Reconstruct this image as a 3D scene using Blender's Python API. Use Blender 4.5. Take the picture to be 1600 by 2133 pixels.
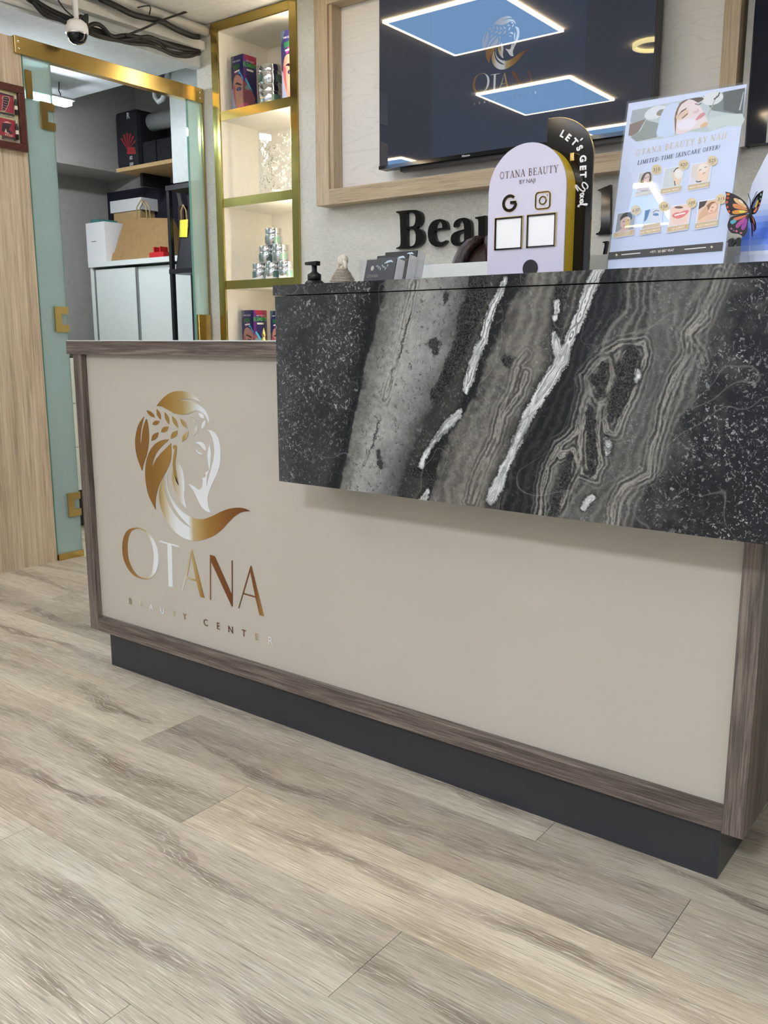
import bpy, bmesh, math, random
import numpy as np
from mathutils import Vector, Matrix, Euler
from mathutils.geometry import tessellate_polygon
random.seed(7); rng = np.random.default_rng(3)
for o in list(bpy.data.objects): bpy.data.objects.remove(o)
S = bpy.context.scene; COL = S.collection
# ------------------------------------------------------------ camera
FPX, CX, CY, HC = 1848.0, 800.0, 1066.5, 1.0
PITCH = math.atan((CY-705.0)/FPX); YAW = math.atan(1430.0/math.hypot(FPX, CY-705.0))
_fw = np.array([-math.sin(YAW), math.cos(YAW), 0]); _R = np.array([math.cos(YAW), math.sin(YAW), 0]); _z = np.array([0, 0, 1.0])
_F = _fw*math.cos(PITCH)-_z*math.sin(PITCH); _U = _z*math.cos(PITCH)+_fw*math.sin(PITCH)
cd = bpy.data.cameras.new('camera'); cam = bpy.data.objects.new('camera', cd); COL.objects.link(cam)
cd.sensor_fit = 'VERTICAL'; cd.sensor_height = 36.0; cd.lens = FPX/2133.0*36.0; cd.clip_start = 0.05; cd.clip_end = 60
M4 = Matrix.Identity(4)
for i in range(3): M4[i][0], M4[i][1], M4[i][2] = _R[i], _U[i], -_F[i]
M4[0][3], M4[1][3], M4[2][3] = 0, 0, HC
cam.matrix_world = M4; S.camera = cam
# ------------------------------------------------------------ world, exposure
W = bpy.data.worlds.new('world'); S.world = W; W.use_nodes = True
W.node_tree.nodes['Background'].inputs[0].default_value = (0.9, 0.95, 1.0, 1); W.node_tree.nodes['Background'].inputs[1].default_value = 0.3
S.view_settings.view_transform = 'Standard'; S.view_settings.look = 'None'; S.view_settings.gamma = 1; S.view_settings.exposure = 0.22
S.view_settings.use_curve_mapping = False
LAMP_PANEL, LAMP_EDGE, DOWNLIGHT = 3.9, 26.0, 152.0      # brightness of the ceiling panels and of their warm borders
# added weak cool fill from behind the visitor; its window is made up
al = bpy.data.lights.new('added_fill_light', 'AREA'); al.shape = 'RECTANGLE'; al.size = 6.4; al.size_y = 2.1; al.energy = 28.0; al.color = (0.84, 0.93, 1.0)
alo = bpy.data.objects.new('added_fill_light', al); COL.objects.link(alo); alo.location = (-1.9, -6.12, 1.3); alo.rotation_euler = (math.radians(-90), 0, math.radians(180))
# ------------------------------------------------------------ geometry from the photograph: a pixel's ray met with a real plane
def _ray(x, y): return _F+_R*(x-CX)/FPX-_U*(y-CY)/FPX
def onY(x, y, Y): d = _ray(x, y); return np.array([0, 0, HC])+d*(Y/d[1])
def onX(x, y, X): d = _ray(x, y); return np.array([0, 0, HC])+d*(X/d[0])
def onZ(x, y, Z): d = _ray(x, y); return np.array([0, 0, HC])+d*((Z-HC)/d[2])
def onP(x, y, p0, n): d = _ray(x, y); c = np.array([0, 0, HC]); return c+d*(np.dot(np.array(p0)-c, n)/np.dot(d, n))
class Crop:
    def __init__(s, x0, y0, sc): s.x0, s.y0, s.sc = x0, y0, sc
    def __call__(s, p): return (s.x0+p[0]*s.sc, s.y0+p[1]*s.sc)
# ------------------------------------------------------------ helpers
def lin(c): c = c/255.0; return c/12.92 if c <= 0.04045 else ((c+0.055)/1.055)**2.4
def RGB(r, g, b): return (lin(r), lin(g), lin(b), 1.0)
MATS = {}
class N:
    """small node-graph helper"""
    def __init__(s, name):
        s.m = bpy.data.materials.new(name); s.m.use_nodes = True; s.t = s.m.node_tree; s.t.nodes.clear()
        s.out = s.t.nodes.new('ShaderNodeOutputMaterial'); s.b = s.t.nodes.new('ShaderNodeBsdfPrincipled')
        s.t.links.new(s.b.outputs[0], s.out.inputs[0]); MATS[name] = s.m
    def n(s, typ, **kw):
        nd = s.t.nodes.new('ShaderNode'+typ)
        for k, v in kw.items(): setattr(nd, k, v)
        return nd
    def put(s, sock, v):
        if isinstance(v, bpy.types.NodeSocket): s.t.links.new(v, sock)
        elif v is not None: sock.default_value = v
    def set(s, **kw):
        for k, v in kw.items(): s.put(s.b.inputs[k.replace('_', ' ')], v)
        return s
    def co(s, kind='Object'): return s.n('TexCoord').outputs[kind]
    def map(s, v, scale=(1, 1, 1), loc=(0, 0, 0), rot=(0, 0, 0)):
        nd = s.n('Mapping'); s.put(nd.inputs[0], v); s.put(nd.inputs[1], loc); nd.inputs[2].default_value = rot; nd.inputs[3].default_value = scale; return nd.outputs[0]
    def noise(s, v, scale=5, detail=4, rough=0.55, dist=0, out=0):
        nd = s.n('TexNoise'); s.put(nd.inputs['Vector'], v); nd.inputs['Scale'].default_value = scale; nd.inputs['Detail'].default_value = detail
        nd.inputs['Roughness'].default_value = rough; nd.inputs['Distortion'].default_value = dist; return nd.outputs[out]
    def vor(s, v, scale=5, feature='F1', out=0, rnd=1.0):
        nd = s.n('TexVoronoi', feature=feature); s.put(nd.inputs['Vector'], v); nd.inputs['Scale'].default_value = scale; nd.inputs['Randomness'].default_value = rnd; return nd.outputs[out]
    def math(s, op, a, b=None, c=None, clamp=False):
        nd = s.n('Math', operation=op, use_clamp=clamp); s.put(nd.inputs[0], a)
        if b is not None: s.put(nd.inputs[1], b)
        if c is not None: s.put(nd.inputs[2], c)
        return nd.outputs[0]
    def vmath(s, op, a, b):
        nd = s.n('VectorMath', operation=op); s.put(nd.inputs[0], a); s.put(nd.inputs[1], b); return nd.outputs[0]
    def ramp(s, f, stops, interp='LINEAR'):
        nd = s.n('ValToRGB'); s.put(nd.inputs[0], f); cr = nd.color_ramp; cr.interpolation = interp
        while len(cr.elements) < len(stops): cr.elements.new(0.5)
        for e, (p, c) in zip(cr.elements, stops):
            e.position = p; e.color = c if isinstance(c, tuple) else (c, c, c, 1)
        return nd.outputs[0]
    def mix(s, f, a, b, blend='MIX'):
        nd = s.n('Mix', data_type='RGBA', blend_type=blend); s.put(nd.inputs[0], f); s.put(nd.inputs[6], a); s.put(nd.inputs[7], b); return nd.outputs[2]
    def attr(s, name, out='Fac'): nd = s.n('Attribute', attribute_name=name); return nd.outputs[out]
    def bump(s, h, strength=0.2, dist=0.002):
        nd = s.n('Bump'); s.put(nd.inputs['Height'], h); nd.inputs['Strength'].default_value = strength; nd.inputs['Distance'].default_value = dist; s.t.links.new(nd.outputs[0], s.b.inputs['Normal']); return s
def mat(name, rgb, rough=0.5, metal=0.0, var=0.06, vscale=30, spec=0.5, **kw):
    """plain procedural material: colour with a slight noise variation"""
    if name in MATS: return MATS[name]
    g = N(name); c = RGB(*rgb)
    f = g.noise(g.co(), vscale, 3)
    lo = tuple(max(0, x*(1-var)) for x in c[:3])+(1,); hi = tuple(min(1, x*(1+var)) for x in c[:3])+(1,)
    g.set(Base_Color=g.ramp(f, [(0.3, lo), (0.7, hi)]), Roughness=rough, Metallic=metal)
    g.b.inputs['Specular IOR Level'].default_value = spec
    for k, v in kw.items(): g.b.inputs[k.replace('_', ' ')].default_value = v
    return g.m
def emit(name, rgb, strength):
    g = N(name); g.set(Base_Color=RGB(*rgb), Roughness=0.6); g.b.inputs['Emission Color'].default_value = RGB(*rgb); g.b.inputs['Emission Strength'].default_value = strength; return g.m
def glass(name, tint, rough=0.02, alpha=0.25, ior=1.45):
    """thin clear pane: transparent with a tint plus a reflective coat"""
    g = N(name); g.t.nodes.remove(g.b)
    tr = g.n('BsdfTransparent'); tr.inputs[0].default_value = RGB(*tint)
    gl = g.n('BsdfGlossy'); gl.inputs['Roughness'].default_value = rough; gl.inputs[0].default_value = (1, 1, 1, 1)
    df = g.n('BsdfDiffuse'); df.inputs[0].default_value = RGB(*tint)
    m1 = g.n('MixShader'); m1.inputs[0].default_value = alpha; g.t.links.new(tr.outputs[0], m1.inputs[1]); g.t.links.new(df.outputs[0], m1.inputs[2])
    ge = g.n('NewGeometry'); dt = g.n('VectorMath', operation='DOT_PRODUCT'); g.t.links.new(ge.outputs['Incoming'], dt.inputs[0]); g.t.links.new(ge.outputs['Normal'], dt.inputs[1])
    f0 = ((ior-1)/(ior+1))**2; fr = g.math('ADD', f0, g.math('MULTIPLY', 1-f0, g.math('POWER', g.math('SUBTRACT', 1.0, g.math('ABSOLUTE', dt.outputs['Value']), clamp=True), 5.0)))
    m2 = g.n('MixShader'); g.t.links.new(fr, m2.inputs[0]); g.t.links.new(m1.outputs[0], m2.inputs[1]); g.t.links.new(gl.outputs[0], m2.inputs[2])
    g.t.links.new(m2.outputs[0], g.out.inputs[0]); return g.m
def tag(o, label=None, cat=None, group=None, kind=None):
    if label: o['label'] = label
    if cat: o['category'] = cat
    if group: o['group'] = group
    if kind: o['kind'] = kind
    return o
def thing(name, loc, label, cat, group=None, rz=0.0, kind=None):
    o = bpy.data.objects.new(name, None); COL.objects.link(o); o.location = loc; o.rotation_euler = (0, 0, rz); o.empty_display_size = 0.05
    return tag(o, label, cat, group, kind)
def addmesh(name, me, m=None, parent=None, local=False):
    o = bpy.data.objects.new(name, me); COL.objects.link(o)
    if m is not None and not me.materials: me.materials.append(m if not isinstance(m, str) else MATS[m])
    if parent is not None:
        o.parent = parent
        if not local:       # geometry given in world coordinates: carry it into the parent's frame
            p = parent; off = Vector((0, 0, 0))
            while p is not None: off += p.location; p = p.parent
            me.transform(Matrix.Translation(-off))
    return o
class B:
    """collects shapes into one mesh"""
    def __init__(s): s.bm = bmesh.new()
    def box(s, x0, x1, y0, y1, z0, z1, mi=0):
        v = [s.bm.verts.new(p) for p in [(x0,y0,z0),(x1,y0,z0),(x1,y1,z0),(x0,y1,z0),(x0,y0,z1),(x1,y0,z1),(x1,y1,z1),(x0,y1,z1)]]
        for f in [(3,2,1,0),(4,5,6,7),(0,1,5,4),(1,2,6,5),(2,3,7,6),(3,0,4,7)]:
            fc = s.bm.faces.new([v[i] for i in f]); fc.material_index = mi
        return s
    def hexa(s, p8):
        v = [s.bm.verts.new(tuple(p)) for p in p8]
        for f in [(3,2,1,0),(4,5,6,7),(0,1,5,4),(1,2,6,5),(2,3,7,6),(3,0,4,7)]: s.bm.faces.new([v[i] for i in f])
        return s
    def tube(s, pts, r, seg=10, cap=True, smooth=True):
        pts = [Vector(p) for p in pts]; rings = []; rr = r if isinstance(r, (list, tuple)) else [r]*len(pts)
        t0 = (pts[1]-pts[0]).normalized(); ref = Vector((0, 0, 1)) if abs(t0.z) < 0.9 else Vector((1, 0, 0))
        nrm = t0.cross(ref).normalized()
        for i, p in enumerate(pts):
            t = (pts[min(i+1, len(pts)-1)]-pts[max(i-1, 0)]).normalized(); nrm = (nrm-t*nrm.dot(t)).normalized(); bn = t.cross(nrm)
            rings.append([s.bm.verts.new(p+(nrm*math.cos(a)+bn*math.sin(a))*rr[i]) for a in [2*math.pi*k/seg for k in range(seg)]])
        for a, b in zip(rings, rings[1:]):
            for k in range(seg):
                f = s.bm.faces.new((a[k], a[(k+1) % seg], b[(k+1) % seg], b[k])); f.smooth = smooth
        if cap: s.bm.faces.new(rings[0][::-1]); s.bm.faces.new(rings[-1])
        return s
    def lathe(s, prof, c=(0, 0, 0), seg=28, smooth=True):
        rings = []
        for r, z in prof:
            if r < 1e-6: rings.append([s.bm.verts.new((c[0], c[1], c[2]+z))])
            else: rings.append([s.bm.verts.new((c[0]+r*math.cos(2*math.pi*k/seg), c[1]+r*math.sin(2*math.pi*k/seg), c[2]+z)) for k in range(seg)])
        for a, b in zip(rings, rings[1:]):
            if len(a) == 1 and len(b) == 1: continue
            for k in range(seg):
                k2 = (k+1) % seg
                if len(a) == 1: f = s.bm.faces.new((a[0], b[k2], b[k]))
                elif len(b) == 1: f = s.bm.faces.new((a[k], a[k2], b[0]))
                else: f = s.bm.faces.new((a[k], a[k2], b[k2], b[k]))
                f.smooth = smooth
        return s
    def ball(s, c, r, sc=(1, 1, 1), seg=16):
        m = Matrix.Translation(c) @ Matrix.Diagonal((sc[0]*r, sc[1]*r, sc[2]*r, 1))
        g = bmesh.ops.create_uvsphere(s.bm, u_segments=seg, v_segments=seg//2+1, radius=1, matrix=m)
        for v in g['verts']:
            for f in v.link_faces: f.smooth = True
        return s
    def prism(s, loops, fn, w0, w1, sides=True, mi=0):
        """flat outline (with holes) in (u,v), fn(u,v,w) gives the point; extruded from w0 (front) to w1"""
        L = [[Vector((p[0], p[1], 0)) for p in lp] for lp in loops]; flat = [p for lp in L for p in lp]
        tris = tessellate_polygon(L)
        for w, flip in ((w0, False), (w1, True)):
            if w is None: continue
            vs = [s.bm.verts.new(tuple(fn(p.x, p.y, w))) for p in flat]
            for t in tris:
                try:
                    f = s.bm.faces.new([vs[i] for i in (t if not flip else t[::-1])]); f.material_index = mi
                except ValueError: pass
        if sides and w1 is not None:
            for lp in L:
                a = [s.bm.verts.new(tuple(fn(p.x, p.y, w0))) for p in lp]; b = [s.bm.verts.new(tuple(fn(p.x, p.y, w1))) for p in lp]
                for i in range(len(lp)):
                    j = (i+1) % len(lp)
                    f = s.bm.faces.new((a[i], a[j], b[j], b[i])); f.material_index = mi
        return s
    def mesh(s, name='m', bevel=0.0, fix=True):
        if bevel: bmesh.ops.bevel(s.bm, geom=[e for e in s.bm.edges], offset=bevel, segments=2, affect='EDGES', profile=0.6)
        if fix: bmesh.ops.recalc_face_normals(s.bm, faces=s.bm.faces)
        me = bpy.data.meshes.new(name); s.bm.to_mesh(me); s.bm.free(); return me
    def obj(s, name, m, parent=None, local=False, bevel=0.0, fix=True): return addmesh(name, s.mesh(name, bevel, fix), m, parent, local)
def box(name, m, x0, x1, y0, y1, z0, z1, parent=None, bevel=0.0, local=False): return B().box(x0, x1, y0, y1, z0, z1).obj(name, m, parent, local, bevel)
def struct(o, label=None): o['kind'] = 'structure'; o['label'] = label or o.name; return o
def copy_tree(o, loc, rz=None, label=None, parent=None):
    c = o.copy(); COL.objects.link(c); c.parent = parent
    if parent is None:
        c.location = loc
        if rz is not None: c.rotation_euler = (0, 0, rz)
    if label: c['label'] = label
    for ch in o.children: copy_tree(ch, None, None, None, c)
    return c
def smooth_loop(pts, n=4):
    """closed Catmull-Rom outline; a point given with a third value stays a corner"""
    out = []; k = len(pts)
    for i in range(k):
        p0, p1, p2, p3 = (np.array(pts[(i+d) % k][:2], float) for d in (-1, 0, 1, 2))
        if len(pts[i]) > 2: p0 = p1
        if len(pts[(i+1) % k]) > 2: p3 = p2
        for t in [j/n for j in range(n)]:
            out.append(tuple(0.5*((2*p1)+(-p0+p2)*t+(2*p0-5*p1+4*p2-p3)*t*t+(-p0+3*p1-3*p2+p3)*t**3)))
    return out
_tc = {}
def text_loops_mesh(body, bold=0.0, shear=0.0):
    """a flat mesh of built-in-font lettering: (vertices, faces), height of a capital = 1, centred on x"""
    key = (body, bold, shear)
    if key in _tc: return _tc[key]
    c = bpy.data.curves.new('t', 'FONT'); c.body = body; c.size = 1; c.offset = bold; c.shear = shear; c.resolution_u = 4; c.align_x = 'CENTER'
    o = bpy.data.objects.new('t', c); COL.objects.link(o); dg = bpy.context.evaluated_depsgraph_get(); dg.update()
    me = bpy.data.meshes.new_from_object(o.evaluated_get(dg)); k = 1/0.729
    r = ([(v.co.x*k, v.co.y*k) for v in me.vertices], [tuple(p.vertices) for p in me.polygons])
    bpy.data.objects.remove(o); bpy.data.meshes.remove(me); bpy.data.curves.remove(c); _tc[key] = r; return r
class Art:
    """flat print: coloured outlines on a surface, each layer a hair above the last, colours kept per vertex"""
    def __init__(s, fn, step=0.00015): s.fn, s.step, s.k, s.V, s.Fc, s.Cc = fn, step, 0, [], [], []
    def poly(s, pts, rgb, sm=0):
        if sm: pts = smooth_loop(pts, sm)
        s.k += 1; b = len(s.V); col = RGB(*rgb)
        s.V += [tuple(s.fn(p[0], p[1], -s.k*s.step)) for p in pts]; s.Cc += [col]*len(pts)
        s.Fc += [tuple(b+i for i in t) for t in tessellate_polygon([[Vector((p[0], p[1], 0)) for p in pts]])]
        return s
    def ell(s, c, rx, ry, rgb, rot=0, n=20, a0=0, a1=2*math.pi):
        cr, sr = math.cos(rot), math.sin(rot)
        return s.poly([(c[0]+rx*math.cos(a)*cr-ry*math.sin(a)*sr, c[1]+rx*math.cos(a)*sr+ry*math.sin(a)*cr) for a in [a0+(a1-a0)*i/n for i in range(n)]], rgb)
    def text(s, body, c, h, rgb, ang=0, bold=0.0, shear=0.0, yflip=True, sx=1.0):
        V, Fs = text_loops_mesh(body, bold, shear); s.k += 1; b = len(s.V); ca, sa = math.cos(ang), math.sin(ang); col = RGB(*rgb)
        for x, y in V:
            x *= h*sx; y *= h*(-1 if yflip else 1)
            s.V.append(tuple(s.fn(c[0]+x*ca-y*sa, c[1]+x*sa+y*ca, -s.k*s.step))); s.Cc.append(col)
        s.Fc += [tuple(b+i for i in f) for f in Fs]; return s
    def stroke(s, pts, w, rgb):
        P_ = [np.array(p, float) for p in pts]; a, b = [], []
        for i, p in enumerate(P_):
            t = P_[min(i+1, len(P_)-1)]-P_[max(i-1, 0)]; t = t/np.linalg.norm(t); n = np.array([-t[1], t[0]])*w/2; a.append(tuple(p+n)); b.append(tuple(p-n))
        return s.poly(a+b[::-1], rgb)
    def obj(s, name, m, parent=None, local=False):
        me = bpy.data.meshes.new(name); me.from_pydata(s.V, [], s.Fc); ca = me.color_attributes.new('Col', 'FLOAT_COLOR', 'POINT')
        ca.data.foreach_set('color', np.array(s.Cc, np.float32).ravel()); return addmesh(name, me, m, parent, local)
# ------------------------------------------------------------ serif capitals for printed lettering
def _arc(cx, cy, rx, ry, a0, a1, n=12): return [(cx+rx*math.cos(math.radians(a0+(a1-a0)*i/n)), cy+ry*math.sin(math.radians(a0+(a1-a0)*i/n))) for i in range(n+1)]
def _glyph(ch):
    K, t = 0.15, 0.055; S_ = lambda x, y: ([(x-0.13, y), (x+0.13, y)], t)
    V = lambda x, w=K: [([(x, 0), (x, 1)], w), S_(x, 0.025), S_(x, 0.975)]
    g = {'I': (0.34, V(0.17)), 'T': (0.76, [([(0.38, 0), (0.38, 1)], K), S_(0.38, 0.025), ([(0.03, 0.97), (0.73, 0.97)], t), ([(0.05, 0.98), (0.04, 0.78)], t), ([(0.71, 0.98), (0.72, 0.78)], t)]),
     'L': (0.64, V(0.17)+[([(0.1, 0.025), (0.6, 0.025)], t), ([(0.59, 0.0), (0.6, 0.24)], t)]),
     'E': (0.66, V(0.17)+[([(0.1, 0.025), (0.6, 0.025)], t), ([(0.1, 0.975), (0.57, 0.975)], t), ([(0.17, 0.51), (0.46, 0.51)], t), ([(0.6, 0), (0.61, 0.22)], t), ([(0.57, 1), (0.57, 0.8)], t), ([(0.46, 0.42), (0.46, 0.6)], t)]),
     'F': (0.62, V(0.17)+[([(0.1, 0.975), (0.57, 0.975)], t), ([(0.17, 0.5), (0.46, 0.5)], t), ([(0.57, 1), (0.57, 0.8)], t), ([(0.46, 0.41), (0.46, 0.6)], t)]),
     'A': (0.8, [([(0.1, 0), (0.4, 1)], t), ([(0.38, 1), (0.7, 0)], K), ([(0.2, 0.32), (0.6, 0.32)], t), S_(0.1, 0.025), S_(0.68, 0.025)]),
     'N': (0.84, [([(0.15, 0), (0.15, 0.97)], t), ([(0.1, 1), (0.7, 0)], K), ([(0.7, 0), (0.7, 0.97)], t), S_(0.15, 0.025), S_(0.1, 0.975), S_(0.7, 0.975)]),
     'M': (1.0, [([(0.15, 0), (0.17, 1)], t), ([(0.17, 1), (0.49, 0.05)], K), ([(0.49, 0.05), (0.82, 1)], t), ([(0.83, 1), (0.85, 0)], K), S_(0.15, 0.025), S_(0.85, 0.025), S_(0.13, 0.975), S_(0.86, 0.975)]),
     'U': (0.82, [([(0.17, 1), (0.17, 0.32)]+_arc(0.4, 0.3, 0.23, 0.27, 180, 270, 6), 0.13), (_arc(0.4, 0.3, 0.26, 0.27, 270, 360, 6)+[(0.66, 1)], t), S_(0.17, 0.975), S_(0.66, 0.975)]),
     'Y': (0.76, [([(0.1, 1), (0.38, 0.45)], K), ([(0.66, 1), (0.38, 0.45)], t), ([(0.38, 0.5), (0.38, 0)], K), S_(0.1, 0.975), S_(0.64, 0.975), S_(0.38, 0.025)]),
     'B': (0.7, V(0.17)+[([(0.17, 0.975), (0.36, 0.975)]+_arc(0.36, 0.755, 0.18, 0.22, 90, -90, 8)+[(0.17, 0.535)], 0.075), ([(0.17, 0.52), (0.38, 0.52)]+_arc(0.38, 0.27, 0.2, 0.25, 90, -90, 8)+[(0.17, 0.03)], 0.085)]),
     'D': (0.82, V(0.17)+[([(0.17, 0.97), (0.34, 0.97)]+_arc(0.34, 0.5, 0.35, 0.47, 90, -90, 12)+[(0.17, 0.03)], 0.09)]),
     'R': (0.74, V(0.17)+[([(0.17, 0.975), (0.36, 0.975)]+_arc(0.36, 0.745, 0.19, 0.23, 90, -90, 8)+[(0.17, 0.515)], 0.075), ([(0.36, 0.52), (0.66, 0.02)], 0.12)]),
     'P': (0.66, V(0.17)+[([(0.17, 0.975), (0.36, 0.975)]+_arc(0.36, 0.725, 0.2, 0.25, 90, -90, 8)+[(0.17, 0.475)], 0.075)]),
     'J': (0.42, [([(0.24, 1), (0.24, 0.12), (0.19, -0.06), (0.08, -0.1)], 0.13), S_(0.24, 0.975)]),
     'K': (0.76, V(0.17)+[([(0.2, 0.42), (0.6, 0.97)], t), ([(0.32, 0.55), (0.66, 0.02)], 0.12), S_(0.62, 0.975), S_(0.66, 0.025)]),
     'S': (0.56, [([(0.46, 0.8), (0.4, 0.93), (0.27, 0.98), (0.14, 0.92), (0.09, 0.78), (0.15, 0.63), (0.36, 0.46), (0.46, 0.3), (0.43, 0.13), (0.3, 0.03), (0.15, 0.05), (0.06, 0.24)], 0.1)]),
     'C': (0.74, [(_arc(0.4, 0.5, 0.31, 0.47, 40, 320, 16), 0.1), ([(0.64, 0.96), (0.65, 0.7)], t)]), 'O': (0.84, [(_arc(0.41, 0.5, 0.33, 0.46, 0, 181, 14), 0.095), (_arc(0.41, 0.5, 0.33, 0.46, 180, 361, 14), 0.095)]),
     'G': (0.8, [(_arc(0.4, 0.5, 0.31, 0.47, 40, 350, 16), 0.1), ([(0.68, 0.0), (0.68, 0.42)], 0.12)]),
     '-': (0.42, [([(0.06, 0.36), (0.34, 0.36)], 0.08)]), '!': (0.32, [([(0.15, 1), (0.15, 0.3)], 0.12), ([(0.15, 0.12), (0.15, 0.0)], 0.13)]), ' ': (0.34, [])}
    return g[ch]
def serif(art, body, c, h, rgb, d=(1, 0), up=(0, -1), gap=0.06, wx=1.0, it=0.0):
    """capitals with serifs, centred on c (baseline), d = reading direction, up = direction of the letters' tops"""
    tot = sum(_glyph(ch)[0]*wx+gap for ch in body)-gap; x = -tot/2
    for ch in body:
        w, st = _glyph(ch)
        for pts, sw in st:
            q = [(c[0]+h*((x+(p[0]+it*p[1])*wx)*d[0]+p[1]*up[0]), c[1]+h*((x+(p[0]+it*p[1])*wx)*d[1]+p[1]*up[1])) for p in pts]
            art.stroke(q, sw*h, rgb); art.k -= 1
        x += w*wx+gap
    art.k += 1
# ------------------------------------------------------------ materials
def wood(name, dark, mid, light, axis=2, scale=1.0, rough=0.45, contrast=1.0, bands=True, use_random=False):
    g = N(name); v = g.co()
    sc = [38*scale]*3; sc[axis] = 1.6*scale
    sf = [150*scale]*3; sf[axis] = 4*scale
    n1 = g.noise(g.map(v, tuple(sc)), 1.0, 5, 0.6, 0.6); n2 = g.noise(g.map(v, tuple(sf)), 1.6, 4, 0.7)
    s3 = [7*scale]*3; s3[axis] = 0.6*scale
    n3 = g.noise(g.map(v, tuple(s3)), 1.0, 2, 0.5, 1.5)
    f = g.math('ADD', g.math('MULTIPLY', n1, 0.36), g.math('ADD', g.math('MULTIPLY', n2, 0.48), g.math('MULTIPLY', n3, 0.16)))
    c = g.ramp(f, [(0.5-0.16*contrast, RGB(*dark)), (0.5, RGB(*mid)), (0.5+0.16*contrast, RGB(*light))])
    g.set(Base_Color=c, Roughness=rough); g.bump(n2, 0.15, 0.001); return g.m
def floor_mat():
    """limed oak plank: fine pale pores on a grey-brown ground, with a dark wandering heart along each plank, pale cathedral lines nested round it and the odd knot"""
    g = N('limed_oak'); oi = g.n('ObjectInfo'); rnd = oi.outputs['Random']
    off = g.n('CombineXYZ'); g.put(off.inputs[0], g.math('MULTIPLY', rnd, 37.0)); g.put(off.inputs[1], g.math('MULTIPLY', rnd, 91.0))
    lo = g.co(); v = g.vmath('ADD', lo, off.outputs[0]); sp = g.n('SeparateXYZ'); g.put(sp.inputs[0], lo); y = sp.outputs[1]
    big = g.noise(g.map(v, (1.1, 6.5, 1)), 1.0, 3, 0.5, 0.4); warm = g.noise(g.map(v, (0.9, 3.0, 1), (9, 4, 0)), 1.0, 2, 0.5)
    # heart line and the distance from it
    hx = g.noise(g.map(v, (1.1, 0.0, 1), (2, 3, 0)), 1.0, 2, 0.45); hy = g.math('ADD', 0.097, g.math('MULTIPLY', g.math('SUBTRACT', hx, 0.5), 0.3))
    wob = g.math('MULTIPLY', g.math('SUBTRACT', g.noise(g.map(v, (4, 22, 1), (1, 8, 0)), 1.0, 2, 0.5), 0.5), 0.045)
    d = g.math('ADD', g.math('ABSOLUTE', g.math('SUBTRACT', y, hy)), wob)
    wid = g.math('ADD', 0.006, g.math('MULTIPLY', g.ramp(g.noise(g.map(v, (2.6, 0.0, 1), (5, 1, 0)), 1.0, 2, 0.5), [(0.35, 0.0), (0.7, 1.0)]), 0.035))
    q = g.math('DIVIDE', d, wid)
    along = g.ramp(g.noise(g.map(v, (2.3, 0.0, 1), (4, 6, 0)), 1.0, 2, 0.5), [(0.4, 0.25), (0.58, 1.0)]); heart = g.math('MULTIPLY', g.ramp(q, [(0.1, 1.0), (1.2, 0.5), (3.6, 0.0)]), along)
    fine = g.noise(g.map(v, (9, 330, 1)), 1.0, 3, 0.6); pore = g.noise(g.map(v, (15, 500, 1), (3, 7, 0)), 1.0, 2, 0.5); med = g.noise(g.map(v, (5, 95, 1), (2, 2, 0)), 1.0, 4, 0.6)
    ring = g.math('ABSOLUTE', g.math('SINE', g.math('ADD', g.math('MULTIPLY', d, 420.0), g.math('ADD', g.math('MULTIPLY', fine, 1.3), g.math('MULTIPLY', med, 4.0)))))
    lines = g.math('MULTIPLY', g.ramp(ring, [(0.0, 1.0), (0.3, 0.0)]), g.ramp(pore, [(0.34, 0.0), (0.5, 1.0)]))
    ground = g.ramp(g.math('ADD', g.math('MULTIPLY', big, 0.62), g.math('ADD', g.math('MULTIPLY', fine, 0.18), g.math('MULTIPLY', med, 0.2))), [(0.34, RGB(152, 141, 126)), (0.5, RGB(190, 180, 162)), (0.66, RGB(218, 210, 193))])
    ground = g.mix(g.ramp(warm, [(0.52, 0.0), (0.75, 0.36)]), ground, RGB(206, 184, 148))
    ground = g.mix(g.math('MULTIPLY', heart, 0.95), ground, RGB(128, 114, 99))
    c = g.mix(g.math('MULTIPLY', g.ramp(fine, [(0.33, 1.0), (0.46, 0.0)]), 0.6), ground, RGB(116, 106, 95))
    c = g.mix(g.math('MULTIPLY', g.ramp(pore, [(0.55, 0.0), (0.64, 1.0)]), 0.6), c, RGB(232, 226, 213))
    c = g.mix(g.math('MULTIPLY', lines, g.math('MULTIPLY', g.ramp(q, [(0.4, 0.9), (2.0, 0.8), (5.0, 0.3), (9.0, 0.08)]), g.math('ADD', 0.25, g.math('MULTIPLY', along, 0.75)))), c, RGB(236, 231, 219))
    kn = g.vor(g.map(v, (1.3, 2.6, 1), (0.3, 0.2, 0)), 1.0)
    c = g.mix(g.math('MULTIPLY', g.ramp(kn, [(0.02, 0.85), (0.12, 0.0)]), g.ramp(q, [(0.8, 1.0), (2.0, 0.1)])), c, RGB(88, 77, 69))
    tone = g.mix(1.0, c, oi.outputs['Color'], 'MULTIPLY')
    g.set(Base_Color=tone, Roughness=g.math('ADD', g.math('MULTIPLY', fine, 0.2), 0.36)); g.b.inputs['Specular IOR Level'].default_value = 0.4
    g.bump(fine, 0.12, 0.001); return g.m
floor_mat()
wood('walnut_laminate', (62, 52, 47), (99, 87, 80), (134, 121, 111), axis=2, scale=1.3, contrast=0.6)
wood('walnut_laminate_h', (62, 52, 47), (99, 87, 80), (134, 121, 111), axis=0, scale=1.3, contrast=0.6)
wood('oak_panel', (160, 142, 118), (190, 172, 146), (213, 197, 172), axis=2, scale=0.8, contrast=0.62)
wood('oak_frame', (160, 140, 114), (190, 171, 143), (211, 195, 168), axis=2, scale=1.2, contrast=0.75)
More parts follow.
